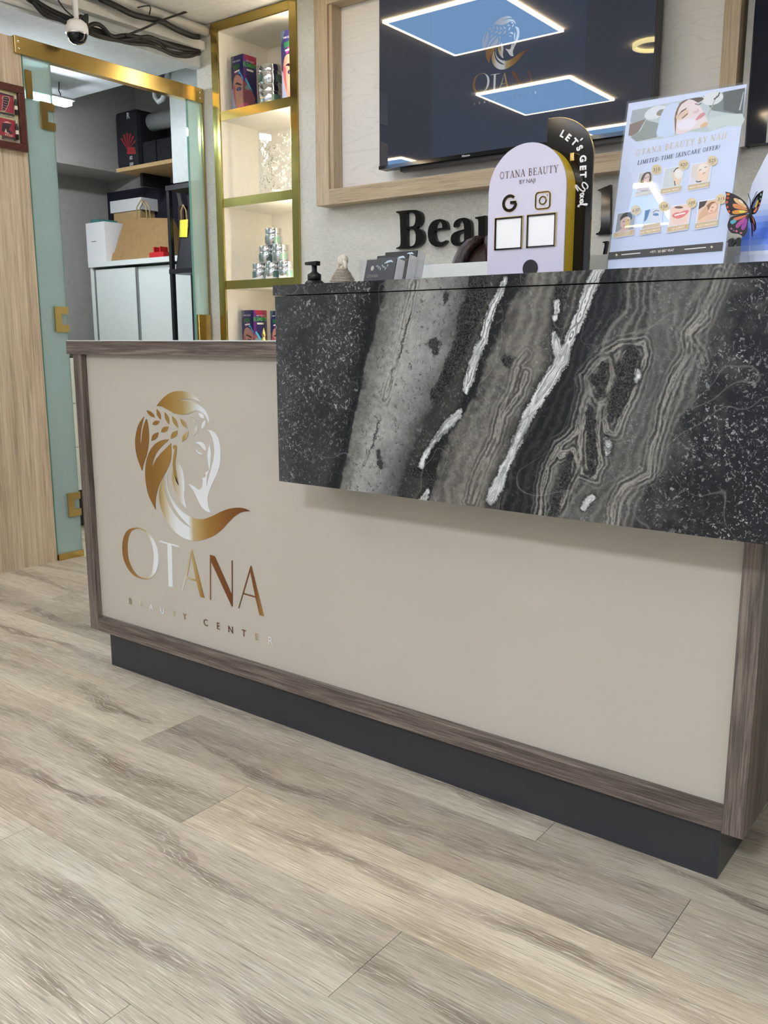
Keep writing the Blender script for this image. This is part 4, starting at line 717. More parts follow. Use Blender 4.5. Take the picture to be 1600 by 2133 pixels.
# framed picture on the oak partition
CP = Crop(0, 160, 70/878); XP = XL+0.022
def pp(p): q = onX(*CP(p), XP); return (q[1], q[2])
yr, zt_, zb_ = pp((640, 260))[0], pp((640, 260))[1], pp((690, 1960))[1]; yl = yr-0.52; fw_ = 0.03
FP = thing('picture_frame', (XL, (yl+yr)/2, zb_), 'mahogany-framed display with red prints and tiny bottles on the oak wall', 'picture')
for a in ((yl, yr, zt_-fw_, zt_), (yl, yr, zb_, zb_+fw_), (yl, yl+fw_, zb_+fw_, zt_-fw_), (yr-fw_, yr, zb_+fw_, zt_-fw_)): box('frame_bar', 'mahogany', XL+0.001, XP, a[0], a[1], a[2], a[3], FP, bevel=0.004)
box('mount_board', mat('mount_green', (196, 190, 150), 0.7), XL+0.001, XL+0.008, yl+fw_, yr-fw_, zb_+fw_, zt_-fw_, FP)
def pq(p): q = onX(*CP(p), XL+0.009); return (q[1], q[2])
a = Art(lambda u, v, k: (XL+0.009-k, u, v)); q = lambda L: [pq(p) for p in L]
a.poly(q([(-260,330),(350,500),(365,970),(-260,820)]), (150, 44, 62)); a.poly(q([(-260,330),(350,500),(352,540),(-260,400)]), (60, 28, 44)); a.poly(q([(75,500),(160,505),(235,520),(260,580),(235,660),(225,720),(190,790),(130,910),(40,890),(50,780),(50,690),(70,600),(50,560)]), (226, 170, 150)); a.poly(q([(88,510),(160,518),(225,535),(245,585),(222,655),(212,715),(178,785),(122,895),(52,880),(62,780),(62,690),(82,600),(64,560)]), (44, 26, 40))
for i in range(6): a.poly(q([(70, 540+i*62), (215-i*14, 575+i*62), (215-i*14, 587+i*62), (70, 552+i*62)]), (168, 140, 136))
a.poly(q([(-260,850),(370,985),(372,1080),(-260,950)]), (50, 46, 44)); a.poly(q([(-260,1000),(385,1150),(395,1600),(-260,1470)]), (150, 40, 58)); a.poly(q([(50,1200),(290,1240),(230,1380),(330,1480),(250,1500),(40,1420)]), (46, 32, 42)); a.poly(q([(60,1195),(170,1165),(300,1225),(180,1205)]), (222, 180, 160)); a.poly(q([(110,1440),(150,1350),(170,1450),(240,1470),(200,1480)]), (220, 180, 160)); a.poly(q([(40,1520),(410,1620),(412,1690),(40,1620)]), (70, 56, 54))
p0 = pq((185, 1045)); a.text('LEBANON UNIQUE', (p0[0], p0[1]), 0.0062, (206, 200, 180), yflip=False, bold=0.01, sx=0.9); p0 = pq((215, 1560)); a.text('Wine', p0, 0.012, (214, 190, 160), yflip=False, shear=0.3); p0 = pq((225, 1655)); a.text('LEBANESE WINES', p0, 0.004, (206, 200, 180), yflip=False)
a.obj('print', 'print_matte', FP)
def mini_bottle(cx, cy0, cy1):
    (y, z0), (_, z1) = pq((cx, cy1)), pq((cx, cy0)); h = z1-z0
    b = B().lathe([(0, 0), (0.0065, 0), (0.0065, h*0.6), (0.0045, h*0.72), (0.0025, h*0.8), (0.0025, h*0.86), (0, h*0.86)], (XL+0.0152, y, z0), 12).obj('bottle', 'black_plastic', FP)
    B().lathe([(0.0028, h*0.8), (0.002, h), (0, h)], (XL+0.0152, y, z0), 10).obj('cap', 'cream_ceramic', b); B().lathe([(0.0067, h*0.25), (0.0067, h*0.45)], (XL+0.0152, y, z0), 12).obj('bottle_label', 'cream_ceramic', b)
mini_bottle(410, 500, 1000); mini_bottle(440, 1130, 1645)
# ------------------------------------------------------------ services under the ceiling at the left
C1 = Crop(0, 0, 450/1600)
def c1(p, X): q = onX(*C1(p), X); return tuple(q)
def run(pts, X): return [c1(p, X) for p in pts]
def seglen(p0, p1, n=14): return [tuple(np.array(p0)+(np.array(p1)-np.array(p0))*i/n) for i in range(n+1)]
XPp = XL+0.05
tag(B().tube([(XPp, 1.6, 2.468), (XPp, YB-0.001, 2.468)], 0.022, 14).obj('conduit_pipe', 'pvc'), 'thick off-white conduit pipe under the ceiling by the camera dome', 'pipe', 'conduit pipes')
tag(box('cable_trunking', 'pvc', XL+0.001, XL+0.035, 1.6, YB-0.001, 2.385, 2.425, bevel=0.003), 'flat white cable trunking on the wall band above the glass door', 'trunking')
tag(B().tube([(XL+0.012, 1.6, 2.335), (XL+0.012, 3.1, 2.335)], 0.010, 10).obj('thin_conduit', 'pvc'), 'thin white conduit along the lower edge of the wall band', 'pipe')
def cable(name, pts, r, label, m='cable_black', X=XL+0.075, jit=0.0):
    P_ = run(pts, X); c = []
    for i in range(len(P_)-1):
        p0, p1, p2, p3 = (np.array(P_[max(0, min(len(P_)-1, i+d))]) for d in (-1, 0, 1, 2))
        for t in (0, .25, .5, .75): c.append(0.5*((2*p1)+(-p0+p2)*t+(2*p0-5*p1+4*p2-p3)*t*t+(-p0+3*p1-3*p2+p3)*t**3))
    c.append(np.array(P_[-1])); c = [tuple(p+np.array([0, 0, 0])) for p in c]
    return tag(B().tube(c, r, 7).obj(name, m), label, 'cable', 'black cables under the ceiling')
cable('cable', [(205,-20),(330,60),(430,110),(560,165),(630,205),(760,245),(840,280),(1000,300),(1100,300),(1250,330),(1475,390)], 0.015, 'thickest black cable bundle passing behind the camera dome', X=XL+0.06)
cable('cable', [(240,10),(330,110),(450,150),(600,210),(700,175),(760,200),(830,270),(930,260),(1040,275)], 0.009, 'black cable looping up just right of the camera dome', X=XL+0.09)
cable('cable', [(650,230),(800,280),(950,320),(1100,335),(1200,370),(1290,410),(1400,420),(1475,395)], 0.007, 'black cable sagging lowest before the shelf wall', X=XL+0.09)
cable('cable', [(920,300),(1050,280),(1160,310),(1250,380),(1360,395),(1475,385)], 0.007, 'black cable crossing the bundle near its right end', X=XL+0.085)
cable('cable', [(300,60),(420,140),(520,165),(640,215),(720,260),(840,295),(960,290),(1090,270),(1180,300),(1300,350),(1475,380)], 0.008, 'black cable snaking along the top of the thick bundle', X=XL+0.088)
cable('cable', [(230,-10),(380,85),(520,150),(650,240),(760,280),(900,305)], 0.008, 'black cable hanging just under the bundle left of the dome', X=XL+0.082)
cable('cable', [(740,-10),(860,45),(980,105),(1100,135),(1200,160),(1300,215),(1420,265),(1475,272)], 0.013, 'stiff black cable clipped along the thick conduit pipe', X=XL+0.085)
cable('cable', [(1580,10),(1400,80),(1200,150),(1080,205),(930,265)], 0.005, 'thin black cable slanting down from the ceiling across the pipe', X=XL+0.1)
cable('cable', [(430,0),(480,70),(560,140)], 0.003, 'thin dark wire dropping towards the camera dome', X=XL+0.1)
cable('cable', [(1020,55),(1110,45),(1105,110)], 0.003, 'short thin wire hooked over the conduit pipe', X=XL+0.1)
cable('cable', [(540,170),(600,120),(620,150),(640,110),(640,190)], 0.008, 'tangle of black tape on the bundle above the camera dome', X=XL+0.1)
cp = c1((570, 255), XL+0.10)
t = thing('security_camera', cp, 'white dome security camera with dark bubble hanging by the cables', 'camera')
B().lathe([(0, 0.052), (0.03, 0.052), (0.042, 0.042), (0.047, 0.025), (0.047, 0.005), (0.043, 0.0), (0, 0.0)]).obj('housing', 'white_plastic', t, local=True); B().lathe([(0.041, 0.0), (0.040, -0.012), (0.032, -0.028), (0.018, -0.037), (0, -0.04)]).obj('dome', 'black_gloss', t, local=True); B().lathe([(0.043, 0.004), (0.0445, 0.0), (0.042, -0.002)]).obj('ring', 'chrome', t, local=True); B().tube([(0, 0, 0.05), (0, 0, ZC-cp[2])], 0.012).obj('stem', 'white_plastic', t, local=True)
# ------------------------------------------------------------ storage room contents
t = thing('tube_light', (-4.35, 2.43, 2.20), 'slim glowing tube lamp hung from the storage ceiling by hooks', 'lamp')
box('tube', 'tube_glow', -0.03, 0.03, -0.05, 0.55, 0, 0.022, t, bevel=0.004, local=True); box('cover', 'grey_alu', -0.045, 0.045, -0.06, 0.56, 0.022, 0.032, t, local=True)
for y in (0.0, 0.5): B().tube([(0, y, 0.03), (0.006, y, 0.05), (-0.008, y, 0.07), (0, y, 0.112)], 0.003, 6).obj('hook', 'black_metal', t, local=True)
yc = 3.55; cl, ct = onY(186, 543, yc)[0], onY(280, 540, yc)[2]; cr_ = -4.0
t = thing('storage_cabinet', ((cl+cr_)/2, yc+0.18, 0), 'white two-door sliding cabinet in the storage room', 'cabinet')
box('top', 'white_laminate', cl, cr_, yc-0.01, 3.915, ct-0.03, ct, t); box('side', 'white_laminate', cl+0.005, cl+0.03, yc, 3.91, 0.03, ct-0.03, t); box('side', 'white_laminate', cr_-0.03, cr_-0.005, yc, 3.91, 0.03, ct-0.03, t); box('base', 'white_laminate', cl+0.005, cr_-0.005, yc+0.01, 3.91, 0, 0.06, t); box('back', 'white_laminate', cl+0.03, cr_-0.03, 3.89, 3.91, 0.06, ct-0.03, t)
xm = onY(284, 620, yc)[0]
for x0, x1, yo in ((cl+0.05, xm-0.008, 0.008), (xm+0.008, cr_-0.05, 0.02)):
    d = box('sliding_door', 'white_laminate', x0, x1, yc+yo, yc+yo+0.012, 0.07, ct-0.045, t); box('edge_pull', 'grey_alu', x1, x1+0.016, yc+yo, yc+yo+0.012, 0.07, ct-0.045, d)
box('edge_profile', 'grey_alu', cl+0.03, cl+0.05, yc+0.008, yc+0.02, 0.07, ct-0.045, t)
C2 = Crop(100, 180, 350/1382)
def s2(p, Y): return onY(*C2(p), Y)
# appliance carton on the cabinet
a0, a1 = s2((320, 1130), yc+0.03), s2((510, 1130), yc+0.03)
a1[0] = min(a1[0], s2((460, 1410), yc+0.0)[0]-0.004)
t = thing('white_box', ((a0[0]+a1[0])/2, yc+0.12, ct+0.001), 'upright white appliance carton at the left end of the cabinet top', 'box')
B().box(a0[0], a1[0], yc+0.02, yc+0.2, ct+0.001, a0[2]).obj('carton', 'white_plastic', t); box('teal_strip', mat('teal', (60, 120, 120), 0.5), a0[0]+0.01, a0[0]+0.1, yc+0.05, yc+0.19, a0[2], a0[2]+0.025, t); box('tear_slot', 'grey_alu', a0[0]+0.05, a0[0]+0.1, yc+0.0185, yc+0.02, ct+0.13, ct+0.135, t)
# kraft paper bag
def paperbag(name, xl, xr, y0, y1, z, h, label, m, lean=0.0):
    t = thing(name, ((xl+xr)/2, (y0+y1)/2, z), label, 'bag'); ym = (y0+y1)/2; b = B(); k = 0.06
    b.hexa([(xl, y0, z), (xr, y0, z), (xr, y1, z), (xl, y1, z), (xl+k+lean, ym-0.01, z+h), (xr-k+lean, ym-0.01, z+h*0.86), (xr-k+lean, ym+0.012, z+h*0.86), (xl+k+lean, ym+0.012, z+h)])
    o = b.obj('bag', m, t); B().hexa([(xl-0.002, y0-0.002, z), (xl+0.16, y0-0.002, z), (xl+0.002, ym, z+0.005), (xl-0.002, ym, z+0.005), (xl+0.0, y0+0.01, z+0.05), (xl+0.1, y0+0.001, z+0.03), (xl+0.02, ym, z+0.12), (xl, ym, z+0.12)]).obj('folded_base', m, t)
    for dy in (-0.012, 0.014):
        xc = (xl+xr)/2-0.05; B().tube([(xc-0.05, ym+dy, z+h*0.9), (xc-0.045, ym+dy, z+h+0.05), (xc, ym+dy, z+h+0.09), (xc+0.045, ym+dy, z+h+0.05), (xc+0.05, ym+dy, z+h*0.88)], 0.004, 6).obj('handle', 'kraft_light', t)
    return t
b0, b1 = s2((460, 1410), yc+0.0), s2((935, 1340), yc+0.0); paperbag('paper_bag', b0[0], b1[0], yc+0.055, yc+0.225, ct+0.001, s2((560, 1080), yc+0.1)[2]-ct, 'large crumpled brown kraft carrier bag on the white cabinet', 'kraft')
w0, w1 = s2((525, 950), yc+0.24), s2((770, 1010), yc+0.24)
tag(box('kraft_box', 'kraft_light', w0[0]+0.02, w1[0], yc+0.235, yc+0.345, ct+0.001, w1[2]-0.004), 'tall brown carton standing behind the kraft bag', 'box'); tag(box('white_box', 'white_plastic', w0[0], w1[0]+0.02, yc+0.225, yc+0.355, w1[2]-0.003, w0[2]), 'flat white carton lying on top behind the kraft bag', 'box')
r0, r1 = s2((850, 1400), yc+0.01), s2((965, 1355), yc+0.01)
t = thing('red_caddy', ((r0[0]+r1[0])/2, yc+0.02, ct+0.001), 'small bright red plastic caddy at the front of the cabinet top', 'caddy')
box('tray', 'red_plastic', r0[0], r1[0], yc-0.005, yc+0.05, ct+0.001, ct+0.03, t, bevel=0.002); box('divider', 'red_plastic', r0[0]+0.04, r0[0]+0.05, yc-0.005, yc+0.05, ct+0.03, ct+0.06, t); box('divider', 'red_plastic', r1[0]-0.035, r1[0]-0.025, yc-0.005, yc+0.05, ct+0.03, ct+0.06, t)
for i, (x, w, h, m) in enumerate([(-4.33, 0.05, 0.3, 'dark_brown'), (-4.27, 0.04, 0.27, 'black_plastic'), (-4.2, 0.05, 0.26, 'kraft_light'), (-4.14, 0.04, 0.33, 'dark_brown')]): tag(box('upright_carton', m, x, x+w, yc+0.12, yc+0.3, ct+0.001, ct+h), ['dark brown upright carton right of the kraft bag', 'black upright carton behind the rack post', 'light brown upright carton beside the rack post', 'tall dark carton under the black bag\'s handle'][i], 'box', 'cartons on the cabinet')
tag(B().hexa([(-4.47, 3.86, ct), (-4.43, 3.86, ct), (-4.43, 3.88, ct), (-4.47, 3.88, ct), (-4.62, 3.895, ct+0.5), (-4.59, 3.895, ct+0.5), (-4.59, 3.91, ct+0.5), (-4.62, 3.91, ct+0.5)]).obj('metal_strip', 'grey_alu'), 'grey metal strip leaning against the dark storage wall', 'strip')
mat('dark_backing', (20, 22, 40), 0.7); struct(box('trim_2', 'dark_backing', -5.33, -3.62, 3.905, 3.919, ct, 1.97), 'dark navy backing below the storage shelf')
# wall shelf with bags, boxes and a duct
ys = 3.6; sl, sz = onY(242, 350, ys)[0], onY(300, 341, ys)[2]
t = thing('storage_shelf', (-4.3, ys+0.15, sz), 'pale wooden wall shelf high in the storage room', 'shelf')
box('board', 'kraft_light', sl, -3.63, ys, 3.915, sz-0.022, sz, t)
for x in (sl+0.1, sl+0.5, sl+0.9): bk = box('bracket', 'black_metal', x, x+0.025, ys+0.1, 3.915, sz-0.1, sz-0.0225, t)
z0 = sz+0.001; h1 = s2((640, 230), ys+0.1)[2]-z0
t = thing('black_bag', (-4.62, ys+0.16, z0), 'tall black quilted bag with red emblem on the storage shelf', 'bag')
q0, q1 = s2((585, 600), ys+0.05)[0], s2((765, 600), ys+0.05)[0]; b = B(); b.box(q0, q1, ys+0.03, ys+0.27, z0, z0+h1); bb = b.obj('bag', 'black_fabric', t, bevel=0.03)
a = Art(lambda u, v, k: (u, ys+0.0285+k, v)); xc = q0*0.35+q1*0.65
for i in range(6): an = 0.5+i*0.35; a.poly([(xc-0.02, z0+0.1), (xc-0.02+0.09*math.cos(an)-0.01, z0+0.1+0.1*math.sin(an)), (xc-0.02+0.09*math.cos(an)+0.01, z0+0.1+0.1*math.sin(an))], (150, 36, 44))
a.poly([(xc-0.03, z0+0.08), (xc+0.06, z0+0.07), (xc+0.05, z0+0.11), (xc-0.02, z0+0.12)], (150, 36, 44)); a.text('R', (xc, z0+0.28), 0.035, (200, 200, 205), yflip=False, bold=0.03); a.text('82', (xc+0.01, z0+0.045), 0.02, (200, 200, 205), yflip=False, bold=0.02); a.text('500', (xc+0.01, z0+0.01), 0.018, (200, 200, 205), yflip=False, bold=0.02); a.obj('emblem', 'print_matte', t)
BH = onY(340, 284, ys+0.06)[2]-z0-0.01
for i, (x0, x1, h, l) in enumerate([(q1+0.01, q1+0.13, BH, 'black printed carton next to the quilted bag on the storage shelf'), (q1+0.14, q1+0.3, BH, 'larger black carton under the white duct'), (q1+0.31, q1+0.45, BH-0.02, 'black carton at the right end of the storage shelf')]): tag(box('black_box', 'black_fabric', x0, x1, ys+0.06, ys+0.26, z0, z0+h, bevel=0.003), l, 'box', 'black cartons on the storage shelf')
d0 = s2((775, 300), ys+0.15); rad = 0.5*(s2((850, 225), ys+0.15)[2]-s2((850, 375), ys+0.15)[2]); zc_ = s2((850, 300), ys+0.15)[2]
t = thing('air_duct', (-4.2, ys+0.15, zc_), 'fat white cylindrical duct above the cartons in the storage room', 'duct'); d0[0] += 0.03; B().tube([(d0[0], ys+0.15, zc_), (-3.64, ys+0.15, zc_)], rad, 28).obj('pipe', 'duct', t); B().tube([(d0[0]+0.002, ys+0.15, zc_), (d0[0]+0.02, ys+0.15, zc_)], rad+0.004, 28).obj('collar', 'duct', t)
P_ = [onY(*C1(p), 3.4) for p in [(1150, 520), (1145, 660), (1150, 720), (1175, 755), (1205, 735), (1220, 690), (1240, 560), (1240, 515)]]; tag(B().tube([tuple(p) for p in P_], 0.014, 10).obj('bent_pipe', 'duct'), 'grey U-shaped pipe hanging behind the brass rail', 'pipe')
tag(box('grey_box', 'grey_alu', P_[0][0]-0.02, P_[-1][0]+0.05, 3.36, 3.44, P_[0][2]-0.03, P_[0][2]+0.08), 'grey junction box holding the bent pipe under the storage ceiling', 'box')
# white hanging cupboard and black rack
yk = 3.43; k0_, k1_ = onY(358, 191, yk), onY(367, 381, yk)
t = thing('wall_cupboard', (-3.8, yk, k1_[2]), 'white narrow wall cupboard above the black rack', 'cupboard'); box('carcass', 'cupboard_white', k0_[0], -3.62, yk, yk+0.3, k1_[2], 2.6, t); box('door', 'cupboard_white', k0_[0], -3.62, yk-0.018, yk-0.001, k1_[2]-0.005, 2.6, t)
rk = onY(347, 420, 3.36)[0]; rz_ = onY(345, 388, 3.36)[2]; rs = onY(370, 560, 3.36)[2]
t = thing('metal_rack', ((rk-3.63)/2, 3.4, 0), 'black angle-iron rack standing before the white cabinet', 'rack')
for x in (rk, -3.65):
    for y in (3.36, 3.51): box('post', 'black_metal', x, x+0.022, y, y+0.022, 0, rz_, t)
for z in (rz_, rs, 0.5): box('rack_shelf', 'black_metal', rk, -3.628, 3.355, 3.54, z-0.025, z, t)
g0 = rs+0.001; gx0, gx1 = onY(367, 520, 3.38)[0], onY(405, 520, 3.38)[0]
t = thing('gift_bag', ((gx0+gx1)/2, 3.42, g0), 'black paper gift bag with a yellow note on the metal rack', 'bag'); gh = onY(380, 470, 3.38)[2]-g0
B().hexa([(gx0-0.01, 3.38, g0), (gx1, 3.38, g0), (gx1, 3.47, g0), (gx0-0.01, 3.47, g0), (gx0, 3.42, g0+gh), (gx1-0.01, 3.42, g0+gh), (gx1-0.01, 3.435, g0+gh), (gx0, 3.435, g0+gh)]).obj('bag', mat('black_paper', (26, 28, 34), 0.5, var=0.2), t)
hx = onY(378, 440, 3.4)[0]; hz = onY(378, 426, 3.4)[2]; B().tube([(hx-0.025, 3.418, g0+gh-0.01), (hx-0.02, 3.416, hz-0.03), (hx, 3.414, hz), (hx+0.02, 3.416, hz-0.03), (hx+0.027, 3.418, g0+gh-0.01)], 0.004, 6).obj('handle', 'kraft_light', t)
n0 = onY(380, 475, 3.4); B().hexa([(n0[0]-0.035, 3.405, n0[2]-0.045), (n0[0]+0.03, 3.405, n0[2]-0.05), (n0[0]+0.03, 3.407, n0[2]-0.05), (n0[0]-0.035, 3.407, n0[2]-0.045), (n0[0]-0.03, 3.41, n0[2]+0.045), (n0[0]+0.035, 3.412, n0[2]+0.045), (n0[0]+0.035, 3.414, n0[2]+0.045), (n0[0]-0.03, 3.412, n0[2]+0.045)]).obj('sticky_note', 'yellow_paper', t)
# lower shelf right of the cabinet
e0 = onY(382, 601, 3.8); t = thing('side_shelf', (-3.8, 3.86, e0[2]), 'short wooden shelf on brackets right of the white cabinet', 'shelf'); box('board', 'kraft_light', -3.98, -3.62, 3.76, 3.915, e0[2]-0.02, e0[2], t); box('bracket', 'black_metal', -3.9, -3.88, 3.8, 3.915, e0[2]-0.06, e0[2]-0.0205, t)
tag(box('navy_folder', 'dark_backing', -3.97, -3.7, 3.78, 3.9, e0[2]+0.001, e0[2]+0.03), 'navy folder lying on the short wooden shelf', 'folder')
e1 = onY(398, 684, 3.8)[2]; tag(box('white_ledge', 'white_laminate', -3.98, -3.62, 3.74, 3.915, e1-0.03, e1), 'white ledge below the short wooden shelf', 'shelf')
for i in range(2): tag(box('white_carton', 'paper_white', -3.96+0.012*i, -3.83+0.012*i, 3.76, 3.82, e1+0.0005+0.0245*(1-i), e1+0.0245*(2-i)), ['upper small white carton on the white ledge', 'lower small white carton on the white ledge'][i], 'box', 'small white cartons')
tag(B().lathe([(0, 0), (0.05, 0), (0.06, 0.03), (0.055, 0.15), (0.04, 0.185), (0, 0.19)], (-3.88, 3.86, e1+0.001)).obj('brown_vessel', 'dark_brown'), 'tall dark brown vessel behind the small white cartons', 'vessel')

t = thing('drawer_unit', (-4.4, 2.95, 0), 'white drawer unit in the storage room glimpsed between glass and desk', 'drawers')
box('carcass', 'white_laminate', -4.62, -4.15, 2.71, 3.2, 0.2, 0.90, t); box('plinth', 'black_plastic', -4.6, -4.17, 2.73, 3.18, 0, 0.2, t)
for i in range(3): dr = box('drawer', 'white_laminate', -4.149, -4.135, 2.715, 3.195, 0.205+0.232*i, 0.43+0.232*i, t); box('pull', 'grey_alu', -4.1349, -4.128, 2.88, 3.03, 0.40+0.232*i, 0.41+0.232*i, dr)
tag(box('black_gadget', 'black_plastic', -4.4, -4.16, 2.72, 2.9, 0.901, 0.95, bevel=0.004), 'small black device on the white drawer unit in the storage room', 'device')
# ------------------------------------------------------------ things on the counter
ZT = 1.1118
def atext(art, body, c, h, rgb, d=(1, 0), up=(0, -1), bold=0.0, sx=1.0, shear=0.0):
    V, Fs = text_loops_mesh(body, bold, shear); art.k += 1; b = len(art.V)
    for x, y in V:
        art.V.append(tuple(art.fn(c[0]+h*(x*sx*d[0]+y*up[0]), c[1]+h*(x*sx*d[1]+y*up[1]), -art.k*art.step))); art.Cc.append(RGB(*rgb))
    art.Fc += [tuple(b+i for i in f) for f in Fs]
# pump bottle, standing on the lower desk top behind the marble end
bx, by = onY(655, 578, 1.9)[0], 1.9; zc1 = onY(655, 578, 1.9)[2]; zh = onY(655, 549, 1.9)[2]
t = thing('pump_bottle', (bx, by, 0.995), 'black pump dispenser bottle peeking over the left end of the marble', 'bottle')
hb = zc1-0.995; B().lathe([(0, 0), (0.036, 0), (0.038, 0.006), (0.038, hb-0.04), (0.03, hb-0.016), (0.017, hb-0.006), (0, hb-0.006)]).obj('body', 'black_plastic', t, local=True)
B().lathe([(0, hb-0.006), (0.019, hb-0.006), (0.019, hb+0.008), (0.012, hb+0.012), (0.0075, hb+0.016), (0.0075, zh-0.995), (0, zh-0.995)], seg=20).obj('pump_stem', 'black_plastic', t, local=True)
zz = zh-0.995
B().hexa([(-0.028, -0.008, zz-0.003), (0.014, -0.009, zz-0.006), (0.014, 0.009, zz-0.006), (-0.028, 0.006, zz-0.003), (-0.03, -0.006, zz+0.005), (0.015, -0.009, zz+0.006), (0.015, 0.009, zz+0.006), (-0.03, 0.006, zz+0.005)]).obj('nozzle', 'black_plastic', t, local=True, bevel=0.001)
# bust figurine with a striped robe
f0 = onY(713, 560, 1.5); fz = onY(712, 530, 1.5)[2]; hf = fz-ZT
t = thing('bust_figurine', (f0[0], 1.5, ZT), 'small cream figurine bust with a dark-striped robe on the marble counter', 'figurine')
k = hf/0.075
b = B(); n_ = 11
for i in range(n_):   # robe in stacked folds
    z = 0.042*k*i/n_; r = (0.037-0.024*(i/n_)**1.3)*k; b.lathe([(r*0.9, z), (r, z+0.0008*k), (r, z+0.0018*k), (r*0.9, z+0.0024*k)], seg=20)
b.obj('robe_folds', 'cream_ceramic', t, local=True); B().lathe([(0, 0), (0.034*k, 0), (0.026*k, 0.02*k), (0.013*k, 0.04*k), (0, 0.043*k)], seg=20).obj('robe_core', 'dark_brown', t, local=True)
b = B(); b.ball((-0.001, -0.002, 0.059*k), 0.0105*k, (0.85, 1, 1.3), 16); b.ball((-0.004*k, -0.0115*k, 0.0575*k), 0.0022*k, (0.8, 1.3, 1.4), 8); b.ball((-0.003*k, -0.0095*k, 0.0515*k), 0.003*k, (1, 1, 0.8), 8); b.tube([(0, 0, 0.036*k), (0, 0, 0.052*k)], 0.0065*k); b.obj('head', 'cream_ceramic', t, local=True)
b = B(); b.ball((0.003*k, 0.003*k, 0.0615*k), 0.0118*k, (0.95, 1, 1.15), 16); b.tube([(0.009*k, -0.002*k, 0.06*k), (0.0115*k, -0.002*k, 0.048*k), (0.0135*k, -0.002*k, 0.038*k)], [0.005*k, 0.006*k, 0.004*k]); b.tube([(-0.009*k, 0.001*k, 0.06*k), (-0.0105*k, 0.001*k, 0.048*k), (-0.0105*k, 0.001*k, 0.038*k)], [0.003*k, 0.0045*k, 0.003*k]); b.obj('headcloth', 'cream_ceramic', t, local=True)
B().ball((-0.0045*k, -0.0098*k, 0.0605*k), 0.0016*k, (1.3, 0.6, 0.8), 8).obj('eye', 'dark_brown', t, local=True)
# business cards in a clear stepped holder
C8 = Crop(640, 480, 0.25)
y0 = 1.5; hx0, hx1 = onY(*C8((440, 330)), y0)[0], onY(*C8((745, 330)), y0)[0]
t = thing('card_holder', ((hx0+hx1)/2, y0+0.04, ZT), 'clear acrylic stepped holder full of business cards on the counter', 'card holder')
box('front_lip', 'clear_acrylic', hx0, hx1+0.01, y0-0.004, y0-0.002, ZT, ZT+0.05, t)
for x in (hx0, hx1+0.008): box('side_wall', 'clear_acrylic', x, x+0.002, y0-0.002, y0+0.115, ZT, ZT+0.048, t)
box('base', 'clear_acrylic', hx0, hx1+0.01, y0-0.004, y0+0.115, ZT, ZT+0.002, t)
rows = [((495, 245), (740, 230)), ((580, 212), (840, 196)), ((648, 188), (912, 160))]
for i, (pa, pb) in enumerate(rows):
    yy = y0+0.002+0.034*i; A0, A1 = onY(*C8(pa), yy+0.012), onY(*C8(pb), yy+0.012); xa, xb, ztop = A0[0], A1[0], (A0[2]+A1[2])/2; zb = ZT+0.003+0.006*i; tl = 0.014
    for j in range(8):
        dy = 0.0041*j; hgt = ztop-0.0006*j
        o = B().hexa([(xa, yy+dy, zb), (xb, yy+dy, zb), (xb, yy+dy+0.0034, zb), (xa, yy+dy+0.0034, zb), (xa, yy+dy+tl, hgt), (xb, yy+dy+tl, hgt), (xb, yy+dy+tl+0.0034, hgt), (xa, yy+dy+tl+0.0034, hgt)]).obj('business_card', 'card_black' if j == 0 else 'paper_white')
        tag(o, ['front card of the %s row in the clear holder, black with a pale emblem' % ['front', 'middle', 'back'][i], 'white-edged business card behind the front card of the %s row' % ['front', 'middle', 'back'][i]][min(j, 1)], 'card', 'business cards, %s row' % ['front', 'middle', 'back'][i])
        if j == 0:
            a = Art(lambda u, v, kk, yy=yy, zb=zb, hgt=hgt: (u, yy+tl*(v-zb)/(hgt-zb)-0.0004+kk, v)); w = xb-xa; sc2 = (hgt-zb)
            a.poly([(xb-0.030, hgt-0.010), (xb-0.022, hgt-0.004), (xb-0.012, hgt-0.003), (xb-0.006, hgt-0.008), (xb-0.014, hgt-0.007), (xb-0.022, hgt-0.009)], (190, 206, 216)); a.ell((xa+w*0.24, hgt-0.018), 0.004, 0.005, (200, 190, 170))
            for q in range(7): a.ell((xa+w*(0.4+0.06*q), hgt-0.014-0.003*(q % 3)), 0.003, 0.0016, (150, 160, 166), rot=q*0.8)
            a.text('OTANA', (xa+w*0.3, hgt-0.037), 0.006, (150, 142, 128), yflip=False); a.obj('print', 'print_matte', o)
# ---- white arch sign with yellow sides and black quarter-arch
C5 = Crop(980, 230, 0.18125); yq = 1.5
def q5(p, Y=yq): q = onY(*C5(p), Y); return (q[0], q[2])
ax0, ax1 = q5((205, 1200))[0], q5((1090, 1200))[0]; atop = q5((720, 362))[1]; rA = (ax1-ax0)/2; axc = (ax0+ax1)/2; zs = atop-rA*1.02
arch = [(ax0, ZT), (ax1, ZT)]+[(axc+rA*math.cos(a), zs+(atop-zs)*math.sin(a)) for a in np.linspace(0, math.pi, 33)]
ybk = onX(*C5((1205, 1200)), ax1)[1]
SG = thing('arch_sign', (axc, (yq+ybk)/2, ZT), 'white arch-topped counter sign with yellow sides and a black quarter-arch behind', 'sign')
B().prism([arch], lambda u, v, w: (u, w, v), yq, yq+0.003).obj('front_panel', 'sign_white', SG)
B().prism([[(axc+(u-axc)*0.985, max(ZT, v-0.002)) for u, v in arch]], lambda u, v, w: (u, w, v), yq+0.0032, ybk).obj('yellow_body', 'sign_yellow', SG)
